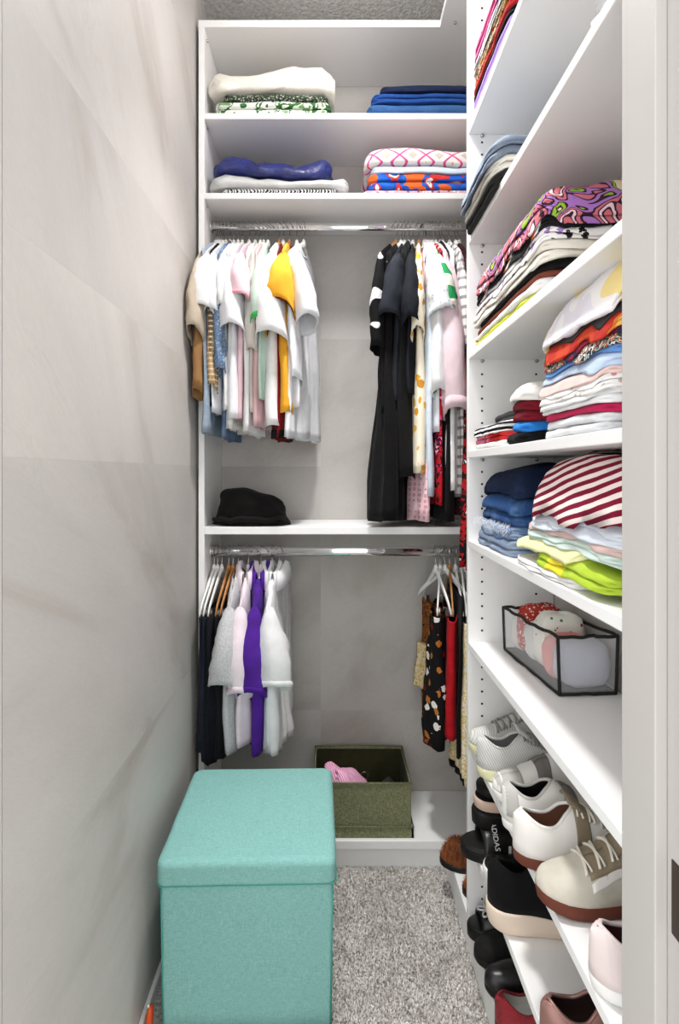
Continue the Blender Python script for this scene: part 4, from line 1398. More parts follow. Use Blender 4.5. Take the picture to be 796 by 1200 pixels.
# ---- clear plastic bag on tower shelf 2
pb = empty('plastic_bag', (0.455, 0.790, ST[2]))
tag(pb, 'crinkled clear plastic bag of white linen on a high tower shelf', 'bag')
V, F = [], []
N, Mh = 36, 18
for j in range(Mh + 1):
    ph = j / Mh * math.pi / 2
    for i in range(N):
        a = 2 * math.pi * i / N
        k = 1 + 0.16 * nz(math.cos(a) * 3, math.sin(a) * 3, ph * 4) + 0.05 * nz(math.cos(a) * 11, math.sin(a) * 11, ph * 9)
        V.append((math.cos(a) * 0.078 * math.cos(ph) ** .45 * k, math.sin(a) * 0.076 * math.cos(ph) ** .45 * k, max(0.001, 0.11 * math.sin(ph) * (1 + .1 * nz(a, 2, ph)))))
for j in range(Mh):
    for i in range(N):
        l = (i + 1) % N
        F.append((j * N + i, j * N + l, (j + 1) * N + l, (j + 1) * N + i))
mesh('film', V, F, clear_mat('bag_film', (0.9, 0.9, 0.92), 0.6), pb, weld=True)
V2 = [Vector((v[0] * .88, v[1] * .88, v[2] * .82 + 0.001)) for v in V]
mesh('contents', V2, F, cloth('linen_grey', (196, 196, 200)), pb, weld=True)

# ================================================================== OTTOMAN, BOX
TEAL = None
t = NT('teal_linen')
v = t.coord()
n1 = t.noise(t.coord((700, 700, 90)), 1.0, 2)
n2 = t.noise(t.coord((90, 700, 700)), 1.0, 2)
n4 = t.noise(t.coord((700, 90, 700)), 1.0, 2)
f = t.math('MULTIPLY', t.math('ADD', t.math('ADD', n1, n2), n4), 0.3333)
col = t.ramp(f, [(0.36, lin((114, 164, 158))), (0.5, lin((131, 183, 177))), (0.64, lin((149, 198, 192)))])
t.bump(t.noise(v, 700, 2), 0.4, 0.002)
TEAL = t.fin(col, 0.85, 0.2)
TEALP = plain('teal_piping', (70, 150, 138), 0.8)
ot = tag(empty('storage_ottoman', (-0.196, 1.458, 0), R(1.5)), 'teal fabric storage ottoman with padded lid on the grey carpet', 'ottoman')


def rbox(name, sx, sy, z0, z1, rc, mat, parent, puff=0.0, rt=0.01, n=10, seed=0, taper=0.0):
    """box with rounded vertical corners and rounded top edge, slightly domed"""
    P = []
    for (cx, cy, a0) in ((sx - rc, sy - rc, 0), (-sx + rc, sy - rc, 90), (-sx + rc, -sy + rc, 180), (sx - rc, -sy + rc, 270)):
        for k in range(7):
            a = R(a0 + 15 * k)
            P.append((cx + math.cos(a) * rc, cy + math.sin(a) * rc))
    # subdivide straight runs
    Q = []
    for i in range(len(P)):
        a, b = Vector(P[i]), Vector(P[(i + 1) % len(P)])
        m_ = max(1, int((b - a).length / 0.03))
        for k in range(m_):
            Q.append(a.lerp(b, k / m_))
    N = len(Q)
    rings = []
    for z_, ins in [(z0, 0.0)] + [(z0 + (z1 - rt - z0) * k / 6, 0) for k in range(1, 7)] + [(z1 - rt + rt * math.sin(R(a)), rt * (1 - math.cos(R(a)))) for a in (20, 40, 60, 80, 90)]:
        rings.append((z_, ins))
    V, F = [], []
    for z_, ins in rings:
        tp = 1 - taper * (z1 - z_) / max(1e-6, (z1 - z0))
        for q in Q:
            s1 = (sx - ins) / sx
            s2 = (sy - ins) / sy
            wob = 0.0015 * nz(q.x * 12, q.y * 12, z_ * 12 + seed)
            V.append(Vector((q.x * s1 * tp + wob, q.y * s2 * tp + wob, z_)))
    k = len(rings)
    for m_ in range(1, 7):
        s = 1 - m_ / 7
        for q in Q:
            s1 = (sx - rt) / sx * s
            s2 = (sy - rt) / sy * s
            V.append(Vector((q.x * s1 * 1.0, q.y * s2, z1 + puff * (1 - s * s))))
        k += 1
    b = len(V)
    V.append(Vector((0, 0, z1 + puff)))
    for r_ in range(k - 1):
        for i in range(N):
            l = (i + 1) % N
            F.append((r_ * N + i, r_ * N + l, (r_ + 1) * N + l, (r_ + 1) * N + i))
    for i in range(N):
        F.append(((k - 1) * N + i, (k - 1) * N + (i + 1) % N, b))
    F.append(tuple(range(N - 1, -1, -1)))
    o = mesh(name, V, F, mat, parent, True)
    return o, Q


rbox('body', 0.195, 0.193, 0.0, 0.345, 0.012, TEAL, ot, 0.0, 0.004, taper=0.02)
rbox('lid', 0.202, 0.200, 0.345, 0.402, 0.022, TEAL, ot, 0.007, 0.016, seed=4)
m = MB()
for (sx_, sy_) in ((-1, -1), (1, -1), (1, 1), (-1, 1)):
    m = MB()
    m.tube([Vector((sx_ * 0.188, sy_ * 0.186, 0.004)), Vector((sx_ * 0.192, sy_ * 0.190, 0.343))], 0.0022, 6)
    m.obj('seam', TEALP, ot)
m = MB()
m.tube([Vector((x, y, 0.3465)) for x, y in ((-.192, -.1998), (.192, -.1998), (.2018, -.190), (.2018, .190), (.192, .1998), (-.192, .1998), (-.2018, .190), (-.2018, -.190))], 0.0016, 6, closed=True)
m.obj('seam', TEALP, ot)

ORG = plain('orange_plastic', (222, 82, 34), 0.35, 0.4)
orr = tag(empty('orange_tube', (XL + 0.024, 1.275, 0)), 'slim orange plastic piece wedged between the wall and the teal ottoman', 'plastic piece')
m = MB()
m.tube([Vector((0, 0, 0.0)), Vector((0, 0, 0.012)), Vector((0.001, 0, 0.04)), Vector((0.002, 0, 0.058)), Vector((0.002, 0, 0.062))], [0.007, 0.0075, 0.0078, 0.006, 0.003], 10, flat=(1.0, 1.6))
m.obj('shell', ORG, orr)
m = MB()
m.tube([Vector((-0.001, -0.003, 0.060)), Vector((-0.001, -0.004, 0.068))], 0.0022, 8)
m.obj('tip', M_WHITE, orr)

OLIVE = None
t = NT('olive_linen')
v = t.coord()
n1 = t.noise(t.coord((700, 700, 90)), 1.0, 2)
n2 = t.noise(t.coord((90, 700, 700)), 1.0, 2)
n4 = t.noise(t.coord((700, 90, 700)), 1.0, 2)
f = t.math('MULTIPLY', t.math('ADD', t.math('ADD', n1, n2), n4), 0.3333)
col = t.ramp(f, [(0.38, lin((92, 94, 64))), (0.5, lin((124, 126, 94))), (0.62, lin((158, 159, 126)))])
t.bump(f, 0.6, 0.003)
OLIVE = t.fin(col, 0.9, 0.15)
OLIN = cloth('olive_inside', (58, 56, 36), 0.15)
gb = tag(empty('storage_box', (0.098, 1.935, 0.0925)), 'olive green open fabric storage box on the white base shelf', 'storage box')
bx, by, bh = 0.158, 0.118, 0.172
box('side', -bx + .098, bx + .098, 1.935 - by, 1.935 - by + 0.005, 0.0965, 0.0925 + bh, OLIVE, gb, 0.002)
box('side', -bx + .098, bx + .098, 1.935 + by - 0.005, 1.935 + by, 0.0965, 0.0925 + bh + 0.004, OLIVE, gb, 0.002)
box('side', -bx + .098, -bx + .103, 1.935 - by + .005, 1.935 + by - .005, 0.0965, 0.0925 + bh + 0.002, OLIVE, gb, 0.002)
box('side', bx + .093, bx + .098, 1.935 - by + .005, 1.935 + by - .005, 0.0965, 0.0925 + bh + 0.002, OLIVE, gb, 0.002)
box('bottom', -bx + .098, bx + .098, 1.935 - by, 1.935 + by, 0.0935, 0.099, OLIVE, gb, 0.001)
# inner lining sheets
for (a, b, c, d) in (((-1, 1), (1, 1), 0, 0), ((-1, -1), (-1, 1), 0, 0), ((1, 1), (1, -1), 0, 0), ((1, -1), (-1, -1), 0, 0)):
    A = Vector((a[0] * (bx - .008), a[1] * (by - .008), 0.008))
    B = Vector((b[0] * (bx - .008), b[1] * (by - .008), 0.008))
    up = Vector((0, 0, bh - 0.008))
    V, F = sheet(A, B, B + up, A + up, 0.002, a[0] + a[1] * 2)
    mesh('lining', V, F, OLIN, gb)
m = MB()
m.tube([Vector((x, y, bh + (0.004 if y > 0 else 0.0))) for x, y in ((-bx, -by), (bx, -by), (bx, by), (-bx, by))], 0.004, 6, closed=True)
m.obj('binding', OLIVE, gb)
m = MB()
for k in range(1):
    m.tube([Vector((0.02 + 0.014 * math.cos(a * .5), by - 0.0095, 0.075 + 0.014 * math.sin(a * .5))) for a in range(12)], 0.0022, 6, closed=True)
m.obj('grommet', M_STEEL, gb)
# nested lid underneath
lw = 0.007
mlid = MB()
mlid.box(-bx - lw, bx + lw, -by - lw, -by - 0.001, 0.0012, 0.036)
mlid.box(-bx - lw, bx + lw, by + 0.001, by + lw, 0.0012, 0.036)
mlid.box(-bx - lw, -bx - 0.001, -by - lw, by + lw, 0.0012, 0.036)
mlid.box(bx + 0.001, bx + lw, -by - lw, by + lw, 0.0012, 0.036)
nl_ = mlid.obj('nested_lid', OLIVE, gb, False)
m = MB()
m.tube([Vector((x, y, 0.036)) for x, y in ((-bx - lw, -by - lw), (bx + lw, -by - lw), (bx + lw, by + lw), (-bx - lw, by + lw))], 0.0028, 6, closed=True)
m.obj('binding', OLIVE, nl_)
heap('t_shirt', 'pink and white striped tee lying in the olive box', 't-shirt', stripes('pink_fine_stripe', (0, 1, 0.5), 0.0065, [(0.5, (228, 120, 176)), (0.5, (246, 214, 230))], 0.8, 20), (0.045, 1.925, 0.1), 0.088, 0.088, 0.150, 6.4, 0.42, skew=0.25)
p = Pile(0.165, 0.242, 1.835, 2.03, 0.1, 33.0, 0.5, 0.01)
p.add('cloth', 'dark grey cloth at the bottom of the olive box', 'cloth', cloth('dark_grey', (70, 72, 70)), 0.09, layers=1, nzk=0.3, puff=0.6)
# ================================================================== SHOES
W_PTS = [(0, 0.0), (0.006, 0.2), (0.02, 0.38), (0.05, 0.57), (0.10, 0.71), (0.18, 0.79), (0.3, 0.80), (0.42, 0.82), (0.55, 0.92), (0.66, 1.0), (0.76, 0.99), (0.85, 0.88), (0.92, 0.69), (0.965, 0.48), (0.988, 0.28), (1.0, 0.0)]
TS = [0, 0.004, 0.012, 0.03, 0.055, 0.085, 0.12, 0.16, 0.20, 0.25, 0.30, 0.345, 0.385, 0.42, 0.46, 0.51, 0.56, 0.62, 0.68, 0.74, 0.80, 0.85, 0.90, 0.935, 0.965, 0.985, 0.996, 1.0]


def sinterp(pts, t):
    if t <= pts[0][0]:
        return pts[0][1]
    for (a, va), (b, vb) in zip(pts, pts[1:]):
        if t <= b:
            k = (t - a) / (b - a)
            k = k * k * (3 - 2 * k)
            return va + (vb - va) * k
    return pts[-1][1]


def shoe(name, label, cat, loc, rz, L=0.245, W=0.092, sole=0.022, heel=None, h_heel=0.062, h_top=0.075, h_toe=0.034, m_sole=None, m_up=None, m_in=None,
         m_lace=None, laces=0, m_stripe=None, m_toe=None, strap=None, m_tongue=None, open_t=(0.05, 0.42), phi_o=0.78, group=None, spring=0.010, tilt=0.0, over=1.03, m_heel=None, rim=True, m_mid=None, slim=1.0):
    """toe along +y, heel at -y, origin under the middle of the sole"""
    root = tag(empty(name, loc, rz), label, cat, group)
    root.rotation_euler = (0, tilt, rz)
    heel = sole if heel is None else heel

    def base(t_):          # underside, with toe spring
        return spring * max(0.0, (t_ - 0.72) / 0.28) ** 2

    def top(t_):
        return base(t_) + heel + (sole - heel) * sstep(0.25, 0.6, t_)

    def yy(t_):
        return (t_ - 0.5) * L

    def bend(t_):
        return 0.006 * math.sin(t_ * math.pi * 1.1)
    # sole
    rings = [(0.90, 0.0, 0), (1.0, 0.12, 0), (over, 0.5, 0), (over, 0.9, 0), (over - 0.03, 1.0, 0), (0.85, 1.0, 0)]
    Q = [(t_, 1) for t_ in TS] + [(t_, -1) for t_ in reversed(TS[1:-1])]
    N = len(Q)
    V, F = [], []
    for (sc, zf, _) in rings:
        for t_, s in Q:
            w = interp(W_PTS, t_) * W / 2 * sc
            ysc = 1 + (sc - 1) * 0.5
            V.append(Vector((s * w + bend(t_), yy(t_) * ysc, base(t_) + (top(t_) - base(t_)) * zf)))
    for r_ in range(len(rings) - 1):
        for i in range(N):
            l = (i + 1) % N
            F.append((r_ * N + i, r_ * N + l, (r_ + 1) * N + l, (r_ + 1) * N + i))
    half = len(TS)
    for o_, rev in ((0, False), ((len(rings) - 1) * N, True)):
        for i in range(half - 1):
            a, b = o_ + i, o_ + i + 1
            c = o_ + (N - i - 1) % N if i + 1 < half - 1 else o_ + half - 1
            d = o_ + (N - i) % N
            f = [a, b, c, d]
            f2 = []
            for q in f:
                if q not in f2:
                    f2.append(q)
            if len(f2) > 2:
                F.append(tuple(f2))
    so = mesh('sole', V, F, m_sole, root, True, weld=True)
    hpts = [(0, h_heel * 0.90), (0.06, h_heel * 1.0), (0.16, h_heel * 0.97), (0.26, h_heel * 0.95), (0.36, h_top * 0.97), (0.42, h_top), (0.52, h_top * 0.86), (0.64, h_top * 0.66 + h_toe * 0.08),
            (0.76, h_toe * 1.18), (0.86, h_toe * 1.02), (0.93, h_toe * 0.86), (0.975, h_toe * 0.62), (1.0, h_toe * 0.25)]
    t0, t1 = open_t

    def po(t_):
        if t_ <= t0 or t_ >= t1:
            return 0.0
        k = (t_ - t0) / (t1 - t0)
        return phi_o * math.sin(math.pi * k ** 0.8) ** 0.75

    def P(t_, phi, off=0.0):
        h = sinterp(hpts, t_)
        w = interp(W_PTS, t_) * W / 2 * 0.97 * slim
        c, s = math.cos(phi), math.sin(phi)
        hz = abs(s) ** 0.72
        x = math.copysign(abs(c) ** 0.78, c) * w * (1 - 0.10 * hz)
        n = Vector((c, 0, s)) * off
        return Vector((x + bend(t_), yy(t_), top(t_) - 0.003 + h * hz)) + n
    ns = 9
    V, F = [], []
    ts2 = sorted(set(TS + [t0 + 0.01, t0 + 0.03, t1 - 0.02, t1]))

    def patch(ta, tb, pa, pb, mat, nm, off, smooth=True, n1=10, n2=7, sides=(1, -1)):
        for sd_ in sides:
            V2, F2 = [], []
            for i in range(n1 + 1):
                t_ = ta + (tb - ta) * i / n1
                for j in range(n2 + 1):
                    phi = pa(t_) + (pb(t_) - pa(t_)) * j / n2
                    q = P(t_, phi, off)
                    if sd_ < 0:
                        q = P(t_, math.pi - phi, off)
                    V2.append(q)
            for i in range(n1):
                for j in range(n2):
                    f = (i * (n2 + 1) + j, (i + 1) * (n2 + 1) + j, (i + 1) * (n2 + 1) + j + 1, i * (n2 + 1) + j + 1)
                    F2.append(f)
            mesh(nm, V2, F2, mat, up, True, solid=0.0018)
    for sd_ in (1, -1):
        b = len(V)
        for t_ in ts2:
            top_phi = math.pi / 2 - po(t_)
            for j in range(ns + 1):
                phi = top_phi * j / ns
                V.append(P(t_, phi if sd_ > 0 else math.pi - phi))
        for i in range(len(ts2) - 1):
            for j in range(ns):
                f = (b + i * (ns + 1) + j, b + (i + 1) * (ns + 1) + j, b + (i + 1) * (ns + 1) + j + 1, b + i * (ns + 1) + j + 1)
                F.append(f if sd_ > 0 else f[::-1])
    up = mesh('upper', V, F, m_up, root, True, weld=True, solid=0.0035)
    # insole and inside lining
    V, F = [], []
    n_ = 15
    for t_ in ts2:
        if t_ > 0.62 or t_ < 0.012:
            continue
        tp = math.pi / 2 - max(po(t_), 0.12)
        row = []
        for j in range(5):
            q = P(t_, tp * (1 - j / 5))
            row.append(Vector((bend(t_) + (q.x - bend(t_)) * 0.93 - 0.001, q.y, max(q.z - 0.002, top(t_) + 0.003))))
        w = abs(P(t_, 0).x - bend(t_)) * 0.90
        for j in range(5):
            row.append(Vector((bend(t_) + w * (0.8 - 0.4 * j), yy(t_), top(t_) + 0.003)))
        for j in range(5):
            q = P(t_, math.pi - tp * (j + 1) / 5)
            row.append(Vector((bend(t_) + (q.x - bend(t_)) * 0.93 + 0.001, q.y, max(q.z - 0.002, top(t_) + 0.003))))
        V += row
    m_ = len(V) // n_
    F = [(i * n_ + j, (i + 1) * n_ + j, (i + 1) * n_ + j + 1, i * n_ + j + 1) for i in range(m_ - 1) for j in range(n_ - 1)]
    mesh('lining', V, F, m_in or m_up, root, True)
    if rim:
        m = MB()
        pts = []
        tt = [t0 + (t1 - t0) * k / 16 for k in range(17)]
        pts = [P(t_, math.pi / 2 - po(t_)) for t_ in tt] + [P(t_, math.pi / 2 + po(t_)) for t_ in reversed(tt[1:-1])]
        m.tube(pts, 0.0034, 6, closed=True)
        m.obj('collar', m_heel or m_up, up)
    if m_toe:
        patch(0.74, 0.9999, lambda t_: 0.05, lambda t_: math.pi / 2, m_toe, 'toe_cap', 0.0015)
    if m_heel:
        patch(0.003, 0.10, lambda t_: 0.1, lambda t_: math.pi / 2 - po(t_), m_heel, 'heel_tab', 0.0015)
    if m_stripe:
        patch(0.44, 0.70, lambda t_: 0.35 + 0.7 * (0.70 - t_), lambda t_: 0.62 + 1.6 * (0.70 - t_), m_stripe, 'side_stripe', 0.0010)
    if m_tongue:
        V, F = [], []
        for i in range(7):
            k = i / 6
            t_ = 0.56 - 0.20 * k
            q = P(t_, math.pi / 2)
            for j in range(-3, 4):
                V.append(Vector((bend(t_) + j / 3 * 0.024 * (1 - 0.2 * k), yy(t_), q.z + 0.002 + 0.022 * k * k - abs(j / 3) ** 2 * 0.008)))
        F = [(i * 7 + j, (i + 1) * 7 + j, (i + 1) * 7 + j + 1, i * 7 + j + 1) for i in range(6) for j in range(6)]
        mesh('tongue', V, F, m_tongue, root, True, solid=0.004)
    if laces:
        m = MB()
        for k in range(laces):
            ta = 0.44 + 0.26 * k / max(1, laces - 1)
            for sgn in (1, -1):
                pts = []
                for j in range(9):
                    u = -1 + 2 * j / 8
                    t_ = ta + sgn * u * 0.018
                    pts.append(P(t_, math.pi / 2 - u * 0.62, 0.0045))
                m.tube(pts, 0.0028, 6, flat=(1.3, 0.7))
        lo_ = m.obj('laces', m_lace, root)
    if strap:
        sm, ta, tb = strap[:3]
        pl_ = strap[3] if len(strap) > 3 else 0.25
        patch(ta, tb, lambda t_: pl_, lambda t_: math.pi / 2, sm, 'eyestay' if len(strap) > 3 else 'strap', 0.004 if len(strap) < 4 else 0.0018)
    return root


def slide(name, label, loc, rz, m_sole, m_bed, m_strap, L=0.24, W=0.092, sole=0.03, heel=None, band=(0.5, 0.78), h=0.05, group=None, tilt=(0, 0), back=False, cat='sandal', band2=None):
    root = tag(empty(name, loc, rz), label, cat, group)
    root.rotation_euler = (tilt[0], tilt[1], rz)
    heel = sole if heel is None else heel
    top = lambda t_: heel + (sole - heel) * sstep(0.25, 0.6, t_)
    rings = [(0.93, 0.0), (1.0, 0.1), (1.02, 0.85), (0.99, 1.0)]
    Q = [(t_, 1) for t_ in TS] + [(t_, -1) for t_ in reversed(TS[1:-1])]
    N = len(Q)
    for nm, mt, zr in (('sole', m_sole, rings), ('footbed', m_bed, [(0.95, 0.99), (0.95, 1.06), (0.90, 1.09)])):
        V, F = [], []
        for sc, zf in zr:
            for t_, s in Q:
                V.append(Vector((s * interp(W_PTS, t_) * W / 2 * sc, (t_ - .5) * L * (1 + (sc - 1) * .5), top(t_) * zf)))
        for r_ in range(len(zr) - 1):
            for i in range(N):
                l = (i + 1) % N
                F.append((r_ * N + i, r_ * N + l, (r_ + 1) * N + l, (r_ + 1) * N + i))
        half = len(TS)
        for o_ in (0, (len(zr) - 1) * N):
            for i in range(half - 1):
                f2 = []
                for q in (o_ + i, o_ + i + 1, o_ + (N - i - 1) % N, o_ + (N - i) % N):
                    if q not in f2:
                        f2.append(q)
                if len(f2) > 2:
                    F.append(tuple(f2))
        mesh(nm, V, F, mt, root, True, weld=True)
    for (ta, tb, hh) in [(band[0], band[1], h)] + ([band2] if band2 else []):
        V, F = [], []
        n1, n2 = 8, 16
        for i in range(n1 + 1):
            t_ = ta + (tb - ta) * i / n1
            for j in range(n2 + 1):
                a = math.pi * j / n2
                w = interp(W_PTS, t_) * W / 2 * 1.03
                V.append(Vector((math.cos(a) * w, (t_ - .5) * L, top(t_) * 0.7 + (hh - 0.01 * abs(2 * i / n1 - 1)) * math.sin(a) ** 0.8)))
        for i in range(n1):
            for j in range(n2):
                F.append((i * (n2 + 1) + j, (i + 1) * (n2 + 1) + j, (i + 1) * (n2 + 1) + j + 1, i * (n2 + 1) + j + 1))
        mesh('strap', V, F, m_strap, root, True, solid=0.006)
    return root


def text_mesh(body, size, mat, parent, M, depth=0.0008):
    cu = bpy.data.curves.new('lettering', 'FONT')
    cu.body = body
    cu.size = size
    cu.extrude = depth
    cu.align_x = 'CENTER'
    tmp = bpy.data.objects.new('lettering_tmp', cu)
    COL.objects.link(tmp)
    dg = bpy.context.evaluated_depsgraph_get()
    me = bpy.data.meshes.new_from_object(tmp.evaluated_get(dg))
    bpy.data.objects.remove(tmp)
    me.name = 'lettering'
    me.materials.clear()
    me.materials.append(mat)
    me.transform(M)
    return link_obj('lettering', me, parent)


TOE_OUT, HEEL_OUT = R(90), R(-90)       # toe towards the aisle (-x) or into the shelf (+x)
gs = 'shoes on the tower shelves'
GUM = plain('gum_rubber', (104, 56, 42), 0.6)
CREAMR = plain('cream_foam', (226, 208, 190), 0.6)
WHITER = plain('white_rubber', (236, 235, 232), 0.5)
LEATH = plain('white_leather', (234, 231, 226), 0.5, 0.4, 0, 0.03)
SUEDE_T = cloth('taupe_suede', (148, 134, 112), 0.12)
SUEDE_L = cloth('sand_suede', (206, 200, 186), 0.08)
BRL = plain('brown_lining', (150, 104, 84), 0.8)
LACE = cloth('cream_lace', (232, 226, 214))
BKR = plain('black_rubber', (24, 23, 23), 0.5)
BKL = plain('black_leather', (22, 21, 22), 0.35, 0.5)
KNIT = stripes('grey_knit', (1, 2, 0.5), 0.0055, [(0.5, (214, 214, 210)), (0.5, (186, 186, 182))], 0.8, 30)
YSOLE = plain('pale_yellow_sole', (226, 222, 180), 0.35, 0.5)
s7 = ST[7] + 0.0005
s8 = ST[8] + 0.0005
s9 = 0.093
shoe('sneaker', 'pale grey knit sneaker with toe out beside the end panel', 'sneaker', (0.462, 1.415, s7), TOE_OUT, L=0.235, W=0.088, sole=0.026, m_sole=YSOLE, m_up=KNIT, m_in=plain('grey_lining', (150, 148, 146), 0.8), m_lace=cloth('grey_lace', (150, 146, 140)), laces=5, m_tongue=KNIT, group=gs)
shoe('sneaker', 'pale grey knit sneaker with heel out and yellowish sole', 'sneaker', (0.458, 1.315, s7), HEEL_OUT, L=0.235, W=0.088, sole=0.028, h_heel=0.066, m_sole=YSOLE, m_up=KNIT, m_in=plain('grey_lining', (150, 148, 146), 0.8), m_lace=cloth('grey_lace', (150, 146, 140)), laces=5, m_tongue=KNIT, group=gs)
STRAPG = plain('grey_strap', (120, 116, 112), 0.7)
shoe('sneaker', 'white sneaker with grey straps and toe out', 'sneaker', (0.458, 1.215, s7), TOE_OUT, L=0.22, W=0.088, sole=0.022, m_sole=WHITER, m_up=LEATH, m_in=BLK, strap=(STRAPG, 0.47, 0.60), m_toe=plain('grey_toe', (186, 184, 180), 0.7), group=gs)
shoe('sneaker', 'white sneaker with black lining and heel out', 'sneaker', (0.452, 1.125, s7), HEEL_OUT, L=0.22, W=0.088, sole=0.022, h_heel=0.068, m_sole=WHITER, m_up=LEATH, m_in=BLK, strap=(STRAPG, 0.5, 0.62), m_heel=plain('grey_heel', (196, 194, 190), 0.6), group=gs)
shoe('sneaker', 'white and taupe sneaker with heel out showing brown lining', 'sneaker', (0.456, 1.03, s7), HEEL_OUT, L=0.245, W=0.092, sole=0.024, h_heel=0.07, h_top=0.082, m_sole=GUM, m_up=LEATH, m_in=BRL, m_lace=LACE, laces=4, m_tongue=SUEDE_T, strap=(SUEDE_T, 0.40, 0.50), group=gs)
shoe('sneaker', 'sand and taupe suede sneaker with toe out on gum sole', 'sneaker', (0.462, 0.925, s7), TOE_OUT, L=0.25, W=0.096, sole=0.024, h_heel=0.066, h_top=0.080, m_sole=GUM, m_up=SUEDE_L, m_in=BRL, m_lace=LACE, laces=4, m_tongue=SUEDE_T, m_heel=SUEDE_T, strap=(SUEDE_T, 0.36, 0.70, 0.72), m_stripe=LEATH, group=gs)
BLUSH = plain('blush_leather', (228, 214, 212), 0.5)
shoe('shoe', 'blush leather sneaker with heel out at the near end of its shelf', 'shoe', (0.470, 0.775, s7), HEEL_OUT, L=0.225, W=0.09, sole=0.022, h_heel=0.066, m_sole=WHITER, m_up=BLUSH, m_in=plain('wine_lining', (110, 60, 66), 0.8), group=gs)
# shelf 8
sl = slide('sandal', 'black slide sandal with white lettering', (0.440, 1.400, s8), TOE_OUT, BKR, BKR, BKL, sole=0.03, band=(0.48, 0.80), h=0.052, group=gs)
XA, YA = Vector((-0.72, 0, -0.69)), Vector((0, -1, 0))
ZA = XA.cross(YA)
TM = Matrix(((XA.x, YA.x, ZA.x, -0.039), (XA.y, YA.y, ZA.y, 0.050), (XA.z, YA.z, ZA.z, 0.066), (0, 0, 0, 1)))
text_mesh('ADIDAS', 0.017, WHITER, sl, TM)
for q in range(3):
    m = MB()
    m.box(-0.0015, 0.0015, -0.003, 0.003, 0.0, 0.022)
    o = m.obj('stripe', WHITER, sl, False)
    o.location = (-0.0485, 0.012 - q * 0.010, 0.026)
slide('sandal', 'black platform sandal with beige band stacked on the black slide', (0.465, 1.415, s8 + 0.068), HEEL_OUT, BKR, BKR, BKL, L=0.225, sole=0.036, band=(0.45, 0.75), h=0.045, group=gs)
slide('sandal', 'beige and black slide stacked on the platform sandal', (0.468, 1.415, s8 + 0.110), HEEL_OUT, plain('beige_sole', (214, 186, 168), 0.6), BLK, BKL, L=0.22, sole=0.026, band=(0.5, 0.75), h=0.03, group=gs)
slide('clog', 'black studded clog topping the sandal stack', (0.470, 1.418, s8 + 0.142), HEEL_OUT, BKR, BKR, BKR, L=0.21, sole=0.022, band=(0.45, 0.9), h=0.02, group=gs, cat='clog')
slide('sandal', 'white and black slide leaning beside the black knit sneaker', (0.458, 1.300, s8), HEEL_OUT, WHITER, BKL, BKL, L=0.215, sole=0.04, band=(0.45, 0.75), h=0.06, group=gs)
shoe('sneaker', 'black knit ankle sneaker with thick cream sole', 'sneaker', (0.452, 1.185, s8), HEEL_OUT, L=0.245, W=0.094, sole=0.038, heel=0.048, h_heel=0.086, h_top=0.10, h_toe=0.04, m_sole=CREAMR, m_up=BLK, m_in=BLK, open_t=(0.07, 0.40), phi_o=0.6, m_lace=WHITER, group=gs, over=1.08)
METAL = plain('rose_metallic', (150, 112, 104), 0.35, 0.5, 0.4)
shoe('shoe', 'rose metallic brown shoe with heel out and lace', 'shoe', (0.462, 0.925, s8), HEEL_OUT, L=0.235, W=0.092, sole=0.02, h_heel=0.066, m_sole=BKR, m_up=METAL, m_in=plain('dark_brown_lining', (62, 44, 40), 0.8), m_lace=LACE, laces=3, group=gs)
# base shelf
slide('sandal', 'black sandal with silver flower on the base shelf', (0.452, 1.432, s9), TOE_OUT, BKR, BKL, BKL, L=0.215, W=0.08, sole=0.028, band=(0.55, 0.86), h=0.045, group=gs)
fl = [o for o in bpy.data.objects if o.get('label') == 'black sandal with silver flower on the base shelf'][0]
SILV = plain('silver_glitter', (206, 206, 204), 0.35, 0.5, 0.3)
for k in range(5):
    a = 2 * math.pi * k / 5
    m = MB()
    c = Vector((0, 0.055, 0.066))
    d1 = Vector((math.cos(a), math.sin(a), -0.15))
    d2 = Vector((-math.sin(a), math.cos(a), 0))
    m.tube([c + d1 * (0.016 + 0.010 * math.cos(q * math.pi / 5)) + d2 * 0.006 * math.sin(q * math.pi / 5) for q in range(10)], 0.0026, 6, closed=True)
    m.obj('petal', SILV, fl)
shoe('shoe', 'plain black fabric slip-on on the base shelf', 'shoe', (0.452, 1.352, s9), TOE_OUT, L=0.22, W=0.078, sole=0.02, h_heel=0.05, h_top=0.06, h_toe=0.036, m_sole=BKR, m_up=cloth('black_canvas', (28, 27, 27), 0.15), m_in=BLK, group=gs)
shoe('shoe', 'shiny black leather loafer on the base shelf', 'shoe', (0.456, 1.273, s9), TOE_OUT, L=0.22, W=0.077, sole=0.02, h_heel=0.05, h_top=0.06, h_toe=0.036, m_sole=BKR, m_up=BKL, m_in=BLK, m_lace=WHITER, group=gs, strap=(BKL, 0.5, 0.58))
REDG = plain('red_glitter', (142, 20, 34), 0.28, 0.6, 0.3, 0.3, (500, 0.8, 0.003))
shoe('shoe', 'red glitter shoe with white lining on the base shelf', 'shoe', (0.460, 1.194, s9), HEEL_OUT, L=0.225, W=0.079, sole=0.018, h_heel=0.056, h_top=0.06, m_sole=BKR, m_up=REDG, m_in=plain('pale_lining', (214, 212, 206), 0.8), phi_o=1.0, open_t=(0.05, 0.55), group=gs)

# fluffy brown slippers in the corner behind the end panel
FUR = cloth('brown_fur', (136, 78, 44), 0.3)


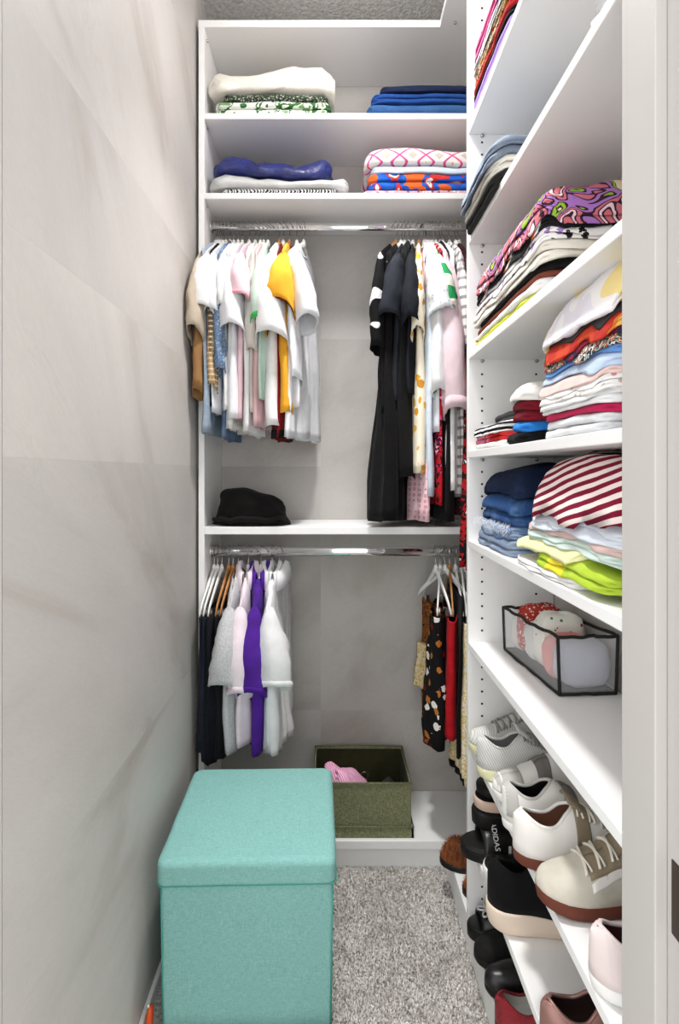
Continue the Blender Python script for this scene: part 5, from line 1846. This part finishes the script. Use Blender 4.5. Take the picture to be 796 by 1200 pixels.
def slipper(loc, rz, label):
    root = tag(empty('slipper', loc, rz), label, 'slipper', 'fluffy slippers in the corner')
    V, F = [], []
    N, Mh = 28, 12
    for j in range(Mh + 1):
        ph = j / Mh * math.pi / 2
        for i in range(N):
            a = 2 * math.pi * i / N
            k = 1 + 0.08 * nz(math.cos(a) * 3, math.sin(a) * 3, ph * 3)
            V.append((math.cos(a) * 0.042 * math.cos(ph) ** .6 * k, math.sin(a) * 0.075 * math.cos(ph) ** .6 * k, 0.012 + 0.06 * math.sin(ph) * k))
    for j in range(Mh):
        for i in range(N):
            l = (i + 1) % N
            F.append((j * N + i, j * N + l, (j + 1) * N + l, (j + 1) * N + i))
    mesh('vamp', V, F, FUR, root, weld=True)
    rg = random.Random(int(loc[1] * 1000))
    V2, F2 = [], []
    for q in range(2600):
        v_ = Vector(V[rg.randrange(len(V))])
        v_ = v_ + Vector((rg.uniform(-1, 1), rg.uniform(-1, 1), rg.uniform(-1, 1))) * 0.003
        n_ = Vector((v_.x / 0.042 ** 2, v_.y / 0.075 ** 2, max(0.0, v_.z - 0.012) / 0.06 ** 2)).normalized()
        d = (n_ + Vector((rg.uniform(-1, 1), rg.uniform(-1, 1), rg.uniform(-1, .6))) * 0.6).normalized()
        s_ = d.cross(Vector((rg.uniform(-1, 1), rg.uniform(-1, 1), 1))).normalized() * 0.0009
        b = len(V2)
        e = v_ + d * rg.uniform(0.004, 0.009)
        e.z = max(e.z, 0.004)
        v_.z = max(v_.z, 0.004)
        V2 += [v_ - s_, v_ + s_, e]
        F2.append((b, b + 1, b + 2))
    fo = mesh('fur', V2, F2, FUR, root, False)
    fo['kind'] = 'stuff'
    m = MB()
    V, F = [], []
    Q = [(t_, 1) for t_ in TS] + [(t_, -1) for t_ in reversed(TS[1:-1])]
    N = len(Q)
    for sc, zz in ((0.95, 0.0), (1.0, 0.004), (1.0, 0.012), (0.95, 0.015)):
        for t_, s in Q:
            V.append(Vector((s * interp(W_PTS, t_) * 0.046 * sc, 0.08 - (1 - t_) * 0.22, zz)))
    for r_ in range(3):
        for i in range(N):
            l = (i + 1) % N
            F.append((r_ * N + i, r_ * N + l, (r_ + 1) * N + l, (r_ + 1) * N + i))
    F += [tuple(range(N - 1, -1, -1)), tuple(3 * N + i for i in range(N))]
    mesh('sole', V, F, BKR, root, True, weld=True)
    return root


slipper((0.405, 1.690, 0.093), R(80), 'fluffy brown slipper against the rear base shelf')
slipper((0.445, 1.575, 0.093), R(90), 'fluffy brown slipper mostly hidden behind the end panel')
